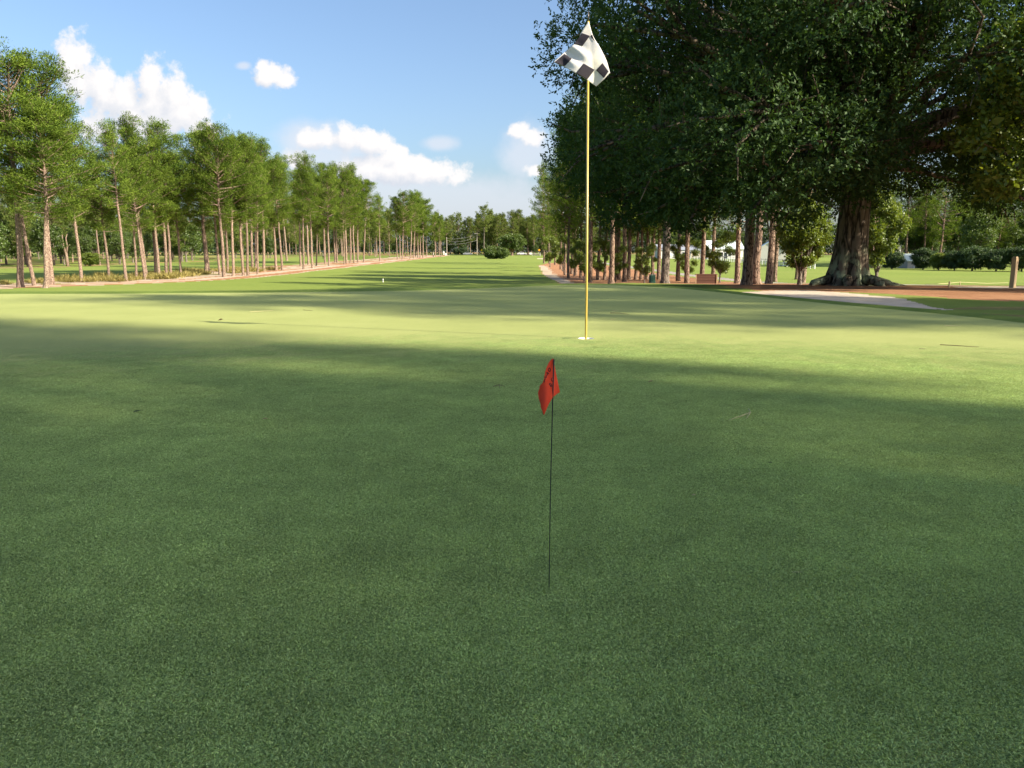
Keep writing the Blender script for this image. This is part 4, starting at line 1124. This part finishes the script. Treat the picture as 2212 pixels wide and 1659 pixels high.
M['signyellow'] = simple('yellow_sign', (.80, .66, .02), .5, var=.03)
M['signorange'] = simple('orange_sign', (.75, .33, .02), .5, var=.03)
M['postgrey'] = simple('galvanised_post', (.35, .35, .35), .5, .4)
def diamond_sign(loc, hc, half, mat, plaque, label):
    r = empty('road_sign', loc); tag(r, label, 'road sign')
    MB().tube([(0, 0, -.2), (0, 0, hc)], .04, 8).build('post', M['postgrey'], r)
    MB().prism([(0, hc - half), (half, hc), (0, hc + half), (-half, hc)], -.07, -.045).build('sign_plate', mat, r)
    if plaque: MB().box((0, -.058, hc - half - .33), (.62, .025, .5)).build('plaque', mat, r)
diamond_sign(at_ground_y(1041.5, 380), 2.35, .62, M['signyellow'], True, 'yellow diamond road sign with a plaque left of the bushes')
diamond_sign(at_ground_y(1164.5, 380), 2.6, .60, M['signorange'], False, 'orange yellow diamond road sign near the right stand')
diamond_sign(at_ground_y(959.5, 352), 1.75, .50, M['whitepaint'], True, 'white diamond sign with a plaque seen from the fairway end')
sg = empty('board_sign', at_ground_y(1146, 381)); tag(sg, 'small white board sign right of the white car', 'sign')
MB().box((0, 0, .95), (1.1, .05, .9)).build('board', M['whitepaint'], sg)
for sgn in (-1, 1): MB().box((sgn * .45, .05, .45), (.07, .05, 1.3)).build('post', M['postgrey'], sg)
mbx = empty('utility_box', at_ground_y(963.6, 381)); tag(mbx, 'small white box at the foot of the left utility pole', 'box')
MB().box((0, -.3, .55), (.7, .4, 1.1)).build('box_body', M['whitepaint'], mbx); MB().box((0, -.3, 1.13), (.8, .5, .07)).build('lid', M['railgrey'], mbx)
M['pole'] = simple('weathered_pole', (.40, .35, .29), .8, var=.15)
def upole(loc, h, arm, label):
    r = empty('utility_pole', loc); tag(r, label, 'utility pole', 'utility poles by the road')
    MB().tube([(0, 0, -.3), (0, 0, h)], [.17, .12], 10).build('pole', M['pole'], r)
    if arm:
        MB().box((0, -.16, h - .5), (2.6, .12, .14)).build('crossarm', M['pole'], r)
        ins = MB().tube([(0, -.16, 0), (0, -.16, .22)], .06, 6).mesh('insulator', M['whitepaint'])
        for x in (-1.15, -.55, .55, 1.15): o = link('insulator', ins, r); o.location = (x, 0, h - .43)
    return loc + Vector((0, -.16, h - .3))
pa = upole(at_ground_y(966, 382), 8.7, False, 'pale utility pole without crossarm left of the silver car')
pb = upole(at_ground_y(1031, 398), 11.2, True, 'utility pole with crossarm right of the silver car')
for k, (dz, sag) in enumerate(((-.2, 1.2), (-1.2, 1.6), (-3.0, .8))):
    a = pa + Vector((0, 0, dz)); b = pb + Vector((0, 0, dz - (.4 if k == 2 else 0)))
    o = MB().tube([a.lerp(b, t) - a + Vector((0, 0, -sag * 4 * t * (1 - t))) for t in np.linspace(0, 1, 12)], .025, 4).build('overhead_wire', M['railgrey']); o.location = a
    tag(o, ('uppermost', 'middle', 'lowest')[k] + ' overhead wire between the two utility poles', 'wire', 'overhead wires')

# dead forked tree, lamp post with white box in the left wood
sn = at_ground_y(149, 158); so = empty('dead_tree', sn); tag(so, 'bare forked dead tree before the left wood', 'dead tree')
MB().tube([(0, 0, -.3), (-.05, 0, 1.2), (-.1, 0, 2.6), (-.55, 0, 4.2), (-.6, .1, 6.2)], [.34, .28, .26, .17, .06], 9).tube([(-.1, 0, 2.4), (.25, 0, 3.8), (.1, 0, 5.6), (.5, 0, 6.4)], [.2, .16, .12, .05], 8).tube([(.2, 0, 3.7), (.8, 0, 4.3)], [.07, .03], 6).build('trunk', M['bark'], so, True)
lp = at_ground_y(111.5, 178); lo = empty('lamp_post', lp); tag(lo, 'slim brown post carrying a white lantern in the left wood', 'lamp post')
MB().tube([(0, 0, -.2), (0, 0, 3.6)], .07, 8).build('post', M['endgrain'], lo)
MB().tube([(0, -.14, .85), (0, -.14, 1.0), (0, -.14, 1.35), (0, -.14, 1.42)], [.14, .22, .26, .10], 10).build('lantern', M['whitepaint'], lo)

# dry grass tufts along the sandy waste
tuft = []
for k in range(3):
    gg = np.random.default_rng(820 + k); nb = 260
    b = np.zeros((nb, 3)); b[:, :2] = gg.normal(0, .38, (nb, 2)); a = gg.uniform(0, 6.28, nb); el = gg.uniform(.7, 1.5, nb)
    V, F = leaves(b, np.stack([np.cos(a) * np.cos(el), np.sin(a) * np.cos(el), np.sin(el)], -1), gg.uniform(.35, .9, nb), gg.uniform(.03, .06, nb), gg)
    tuft.append(np_mesh('grass_tuft', V, [F], None, np.repeat(gg.uniform(0, 1, nb), 4)))
M['tuft'] = leaf_mat('dry_tuft', (.13, .13, .035), (.40, .33, .13), .3)
for t_ in tuft: t_.materials.append(M['tuft'])
gg = np.random.default_rng(83); k = 0
while k < 64:
    y = gg.uniform(66, 135); o_ = -gg.uniform(8.5, 20)
    x = float(edge_left(y)) + o_
    if abs(x) > .70 * y: continue
    o = link('grass_tuft', tuft[k % 3]); o.location = (x, y, hz(x, y)); s_k = gg.uniform(.6, 1.5); o.scale = (s_k * 1.4, s_k * 1.2, s_k * .8); o.rotation_euler = (0, 0, gg.uniform(0, 6))
    tag(o, 'dry yellowish grass tuft on the sandy waste behind the left pines', 'grass tuft', 'grass tufts on the sandy waste'); k += 1

# ------------------------------------------------------------------ two distant golfers
M['skin'] = simple('skin', (.45, .28, .20), .6)
M['navy'] = simple('dark_trousers', (.03, .035, .05), .8)
M['shirt'] = simple('white_shirt', (.78, .78, .80), .8)
def skinned(name, verts, edges, radii, mat, parent):
    me = bpy.data.meshes.new(name); me.from_pydata(verts, edges, []); me.update(); me.materials.append(mat)
    o = link(name, me, parent)
    md = o.modifiers.new('skin', 'SKIN'); md.use_smooth_shade = True
    for k, rr_ in enumerate(radii):
        sv = me.skin_vertices[0].data[k]; sv.radius = (rr_, rr_ * .85); sv.use_root = (k == 0)
    sd = o.modifiers.new('smooth', 'SUBSURF'); sd.levels = 1; sd.render_levels = 1
    return o
def golfer(loc, rz, label):
    r = empty('person', loc); r.rotation_euler = (0, 0, rz); tag(r, label, 'person')
    V = [(0, 0, .92), (0, 0, 1.12), (0, 0, 1.38), (0, 0, 1.50), (0, -.02, 1.62), (0, -.02, 1.74), (-.20, 0, 1.40), (-.27, -.06, 1.14), (-.12, -.28, .98), (.20, 0, 1.40), (.27, -.06, 1.14), (.08, -.28, .98),
         (-.12, 0, .86), (-.15, -.03, .48), (-.16, .03, .07), (-.16, -.14, .04), (.12, 0, .86), (.15, -.03, .48), (.16, .03, .07), (.16, -.14, .04)]
    E = [(0, 1), (1, 2), (2, 3), (3, 4), (4, 5), (2, 6), (6, 7), (7, 8), (2, 9), (9, 10), (10, 11), (0, 12), (12, 13), (13, 14), (14, 15), (0, 16), (16, 17), (17, 18), (18, 19)]
    skinned('body', V, E, [.14, .13, .15, .06, .09, .08, .06, .045, .035, .06, .045, .035, .085, .06, .045, .04, .085, .06, .045, .04], M['skin'], r)
    skinned('shirt', [V[k] for k in (0, 1, 2, 6, 7, 9, 10)], [(0, 1), (1, 2), (2, 3), (3, 4), (2, 5), (5, 6)], [.16, .155, .17, .085, .07, .085, .07], M['shirt'], r)
    skinned('trousers', [V[k] for k in (0, 12, 13, 14, 16, 17, 18)], [(0, 1), (1, 2), (2, 3), (0, 4), (4, 5), (5, 6)], [.155, .105, .085, .075, .105, .085, .075], M['navy'], r)
    MB().tube([(0, -.02, 1.72), (0, -.02, 1.78), (0, -.02, 1.84)], [.112, .108, .05], 10).box((0, -.15, 1.735), (.16, .12, .015)).build('cap', M['shirt'], r)
golfer(ground_at(698, 559.5), 2.0, 'distant person in white top and dark trousers among left pines')
golfer(ground_at(936, 556), -1.0, 'distant person in white top and dark trousers at the fairway end')

# ------------------------------------------------------------------ bits lying on the green
def lying(name, pxs, r, mat, label, cat):
    mb = MB()
    g0 = ground_at(*pxs[0][0])
    for ln in pxs:
        pp = []
        for k, (u, v) in enumerate(ln):
            q = ground_at(u, v); q.z = hz(q.x, q.y) + r + .003; pp.append(q - g0)
        mb.tube(pp, [r] * (len(pp) - 1) + [r * .5], 5)
    o = mb.build(name, mat); o.location = g0
    return tag(o, label, cat)
lying('pine_needle', [[(1617, 886), (1621, 894), (1602, 901), (1574, 911)], [(1621, 894), (1612, 907)]], .0016, M['needle_dry'], 'forked pale pine needle lying in shade on the right of the green', 'pine needle')
lying('stick', [[(1318, 677.5), (1340, 678), (1358, 680)]], .003, M['twig'], 'dark thin stick lying on the sunlit green right of the flagstick', 'stick')
lying('stick', [[(1322, 673), (1336, 672.4)]], .0022, M['straw1'], 'short straw coloured stick just behind the dark stick', 'stick')
lying('stick', [[(1318, 691), (1328, 691.3)]], .0022, M['straw1'], 'short pale stick nearest the flagstick foot', 'stick')
lying('stick', [[(2030, 747), (2060, 748), (2115, 752)]], .0022, M['twig'], 'long brown stick at the shade edge far right of the green', 'stick')
lying('stick', [[(1985, 755), (2000, 756)]], .0022, M['straw1'], 'short straw coloured stick left of the long brown one', 'stick')
lying('stick', [[(2040, 705), (2075, 706)]], .0022, M['straw1'], 'pale stick in shade near the right green edge', 'stick')
lying('stick', [[(655, 671), (676, 672.3)]], .0022, M['twig'], 'small dark twig on the sunlit left half of the green', 'stick')
lying('stick', [[(540, 675), (590, 672)]], .0018, M['straw1'], 'faint pale straw on the sunlit far left of the green', 'stick')
lying('pine_needle', [[(1066, 838), (1078, 834), (1090, 838)], [(1078, 834), (1080, 842)]], .0014, M['twig'], 'small forked needle left of the red flag', 'pine needle')
lying('pine_needle', [[(1710, 1240), (1722, 1241), (1734, 1240)]], .0006, M['needle_dry'], 'tiny pale needle at lower right of the shaded green', 'pine needle')
def leaf(u, v, s, mat, label, rot=0.0, tilt=.5):
    q = ground_at(u, v)
    outl = [(-1, 0), (-.5, .32), (0, .42), (.5, .30), (1, 0), (.5, -.30), (0, -.42), (-.5, -.32)]
    vs = [(x * s, y * s, .35 * s * tilt * (y * y * 4 + .3 * x)) for x, y in outl] + [(0, 0, -.02 * s)]
    o = MB().add(vs, [(k, (k + 1) % 8, 8) for k in range(8)]).build('fallen_leaf', mat)
    md = o.modifiers.new('thickness', 'SOLIDIFY'); md.thickness = .0006
    o.location = (q.x, q.y, q.z + .006); o.rotation_euler = (0, 0, rot)
    tag(o, label, 'leaf')
leaf(573, 910, .011, M['leafdry'], 'curled pale leaf in the shaded middle left of the green', .4, 1.2)
leaf(297, 892, .016, M['leafdark'], 'dark green leaf lying in shade on the left of the green', 1.0, .8)
leaf(1406, 828, .013, M['leafdry'], 'small brown leaf right of the red flag', .2, 1.4)
leaf(477, 693, .022, M['twig'], 'dark curled leaf beside the flag shadow', .1, 2.0)
leaf(1664, 1004, .006, M['leafdark'], 'tiny dark leaf speck on the shaded right half', .1, 1.5)
leaf(1498, 1075, .005, M['straw1'], 'tiny pale speck of leaf right of the wire stake', .1, 1.5)

# ------------------------------------------------------------------ turf blades in front of the camera
def blade_patch(seed, size=.045, nb=400):
    gg = np.random.default_rng(seed)
    b = np.zeros((nb, 3)); b[:, :2] = gg.normal(0, size * .5, (nb, 2))
    a = gg.uniform(0, 6.28, nb); el = gg.uniform(.10, .85, nb)
    d = np.stack([np.cos(a) * np.cos(el), np.sin(a) * np.cos(el), np.sin(el)], -1)
    V, F = leaves(b, d, gg.uniform(.0026, .0063, nb), gg.uniform(.0008, .0014, nb), gg)
    return np_mesh('turf_blades', V, [F], M['blade'], np.repeat(np.clip(gg.normal(.48, .33, nb), 0, 1), 4))
M['blade'] = leaf_mat('turf_blade', (.135, .218, .075), (.65, .80, .32), .38, .01, .5, .2)
_t = NT(M['blade'].node_tree)
_pos = _t.node('ShaderNodeNewGeometry').outputs['Position']
_v = _t.math('ADD', _t.smooth(_t.noise(_pos, 1.6, 4, 0.65), .3, .7, .90, 1.07), _t.smooth(_t.noise(_pos, 9.0, 3, 0.6), .3, .7, -.07, .09))
for _n in [n for n in M['blade'].node_tree.nodes if n.type in ('BSDF_DIFFUSE', 'BSDF_TRANSLUCENT')]:
    _l = _n.inputs[0].links[0]; _s = _l.from_socket
    _t.put(_n.inputs[0], _t.vmath('SCALE', _s, s=_v))
src = bpy.data.collections.new('turf_sources')                     # source pieces, not linked into the scene
for k in range(4): src.objects.link(bpy.data.objects.new('turf_tuft', blade_patch(900 + k)))
gb = np.random.default_rng(31)
npt = 60000
rad = 0.70 + (5.6 - 0.70) * gb.uniform(size=npt) ** 0.64
rad = rad[gb.uniform(size=npt) > np.clip((rad - 2.0) / 3.6, 0, 1) ** 0.8]; npt = len(rad)
ang = gb.uniform(R(-46), R(46), npt)
_k = np.hypot(rad * np.sin(ang) - HOLE.x, rad * np.cos(ang) - HOLE.y) > .13
rad, ang = rad[_k], ang[_k]; npt = len(rad)
px_, py_ = rad * np.sin(ang), rad * np.cos(ang)
pz_ = height(px_, py_)
pm = bpy.data.meshes.new('grass'); pm.vertices.add(npt); pm.vertices.foreach_set('co', np.stack([px_, py_, pz_], -1).astype(np.float32).ravel())
at_ = pm.attributes.new('size', 'FLOAT', 'POINT'); at_.data.foreach_set('value', (gb.uniform(.8, 1.2, npt) * (1.0 + .15 * rad)).astype(np.float32))
at_ = pm.attributes.new('tall', 'FLOAT', 'POINT'); at_.data.foreach_set('value', (np.clip((5.6 - rad) / 4.2, .05, 1) * (1.0 + .10 * wob(px_, py_, 6.0, 41) )).astype(np.float32))
at_ = pm.attributes.new('spin', 'FLOAT', 'POINT'); at_.data.foreach_set('value', gb.uniform(0, 6.28, npt).astype(np.float32))
gr = link('grass', pm); tag(gr, 'fine short blades of the putting green turf', 'grass', None, 'stuff')
ng = bpy.data.node_groups.new('turf', 'GeometryNodeTree')
ng.interface.new_socket('Geometry', in_out='INPUT', socket_type='NodeSocketGeometry')
ng.interface.new_socket('Geometry', in_out='OUTPUT', socket_type='NodeSocketGeometry')
N = ng.nodes; L = ng.links
gi, go = N.new('NodeGroupInput'), N.new('NodeGroupOutput')
ci = N.new('GeometryNodeCollectionInfo'); ci.inputs['Collection'].default_value = src; ci.inputs['Separate Children'].default_value = True; ci.inputs['Reset Children'].default_value = True
m2p = N.new('GeometryNodeMeshToPoints')
ip = N.new('GeometryNodeInstanceOnPoints'); ip.inputs['Pick Instance'].default_value = True
def attr(nm):
    a = N.new('GeometryNodeInputNamedAttribute'); a.data_type = 'FLOAT'; a.inputs['Name'].default_value = nm; return a.outputs[0]
cx_ = N.new('ShaderNodeCombineXYZ'); s_ = attr('size'); L.new(s_, cx_.inputs[0]); L.new(s_, cx_.inputs[1]); L.new(attr('tall'), cx_.inputs[2])
rx_ = N.new('ShaderNodeCombineXYZ'); L.new(attr('spin'), rx_.inputs[2])
L.new(gi.outputs[0], m2p.inputs['Mesh']); L.new(m2p.outputs[0], ip.inputs['Points']); L.new(ci.outputs[0], ip.inputs['Instance'])
L.new(cx_.outputs[0], ip.inputs['Scale']); L.new(rx_.outputs[0], ip.inputs['Rotation']); L.new(ip.outputs[0], go.inputs[0])
md = gr.modifiers.new('turf', 'NODES'); md.node_group = ng
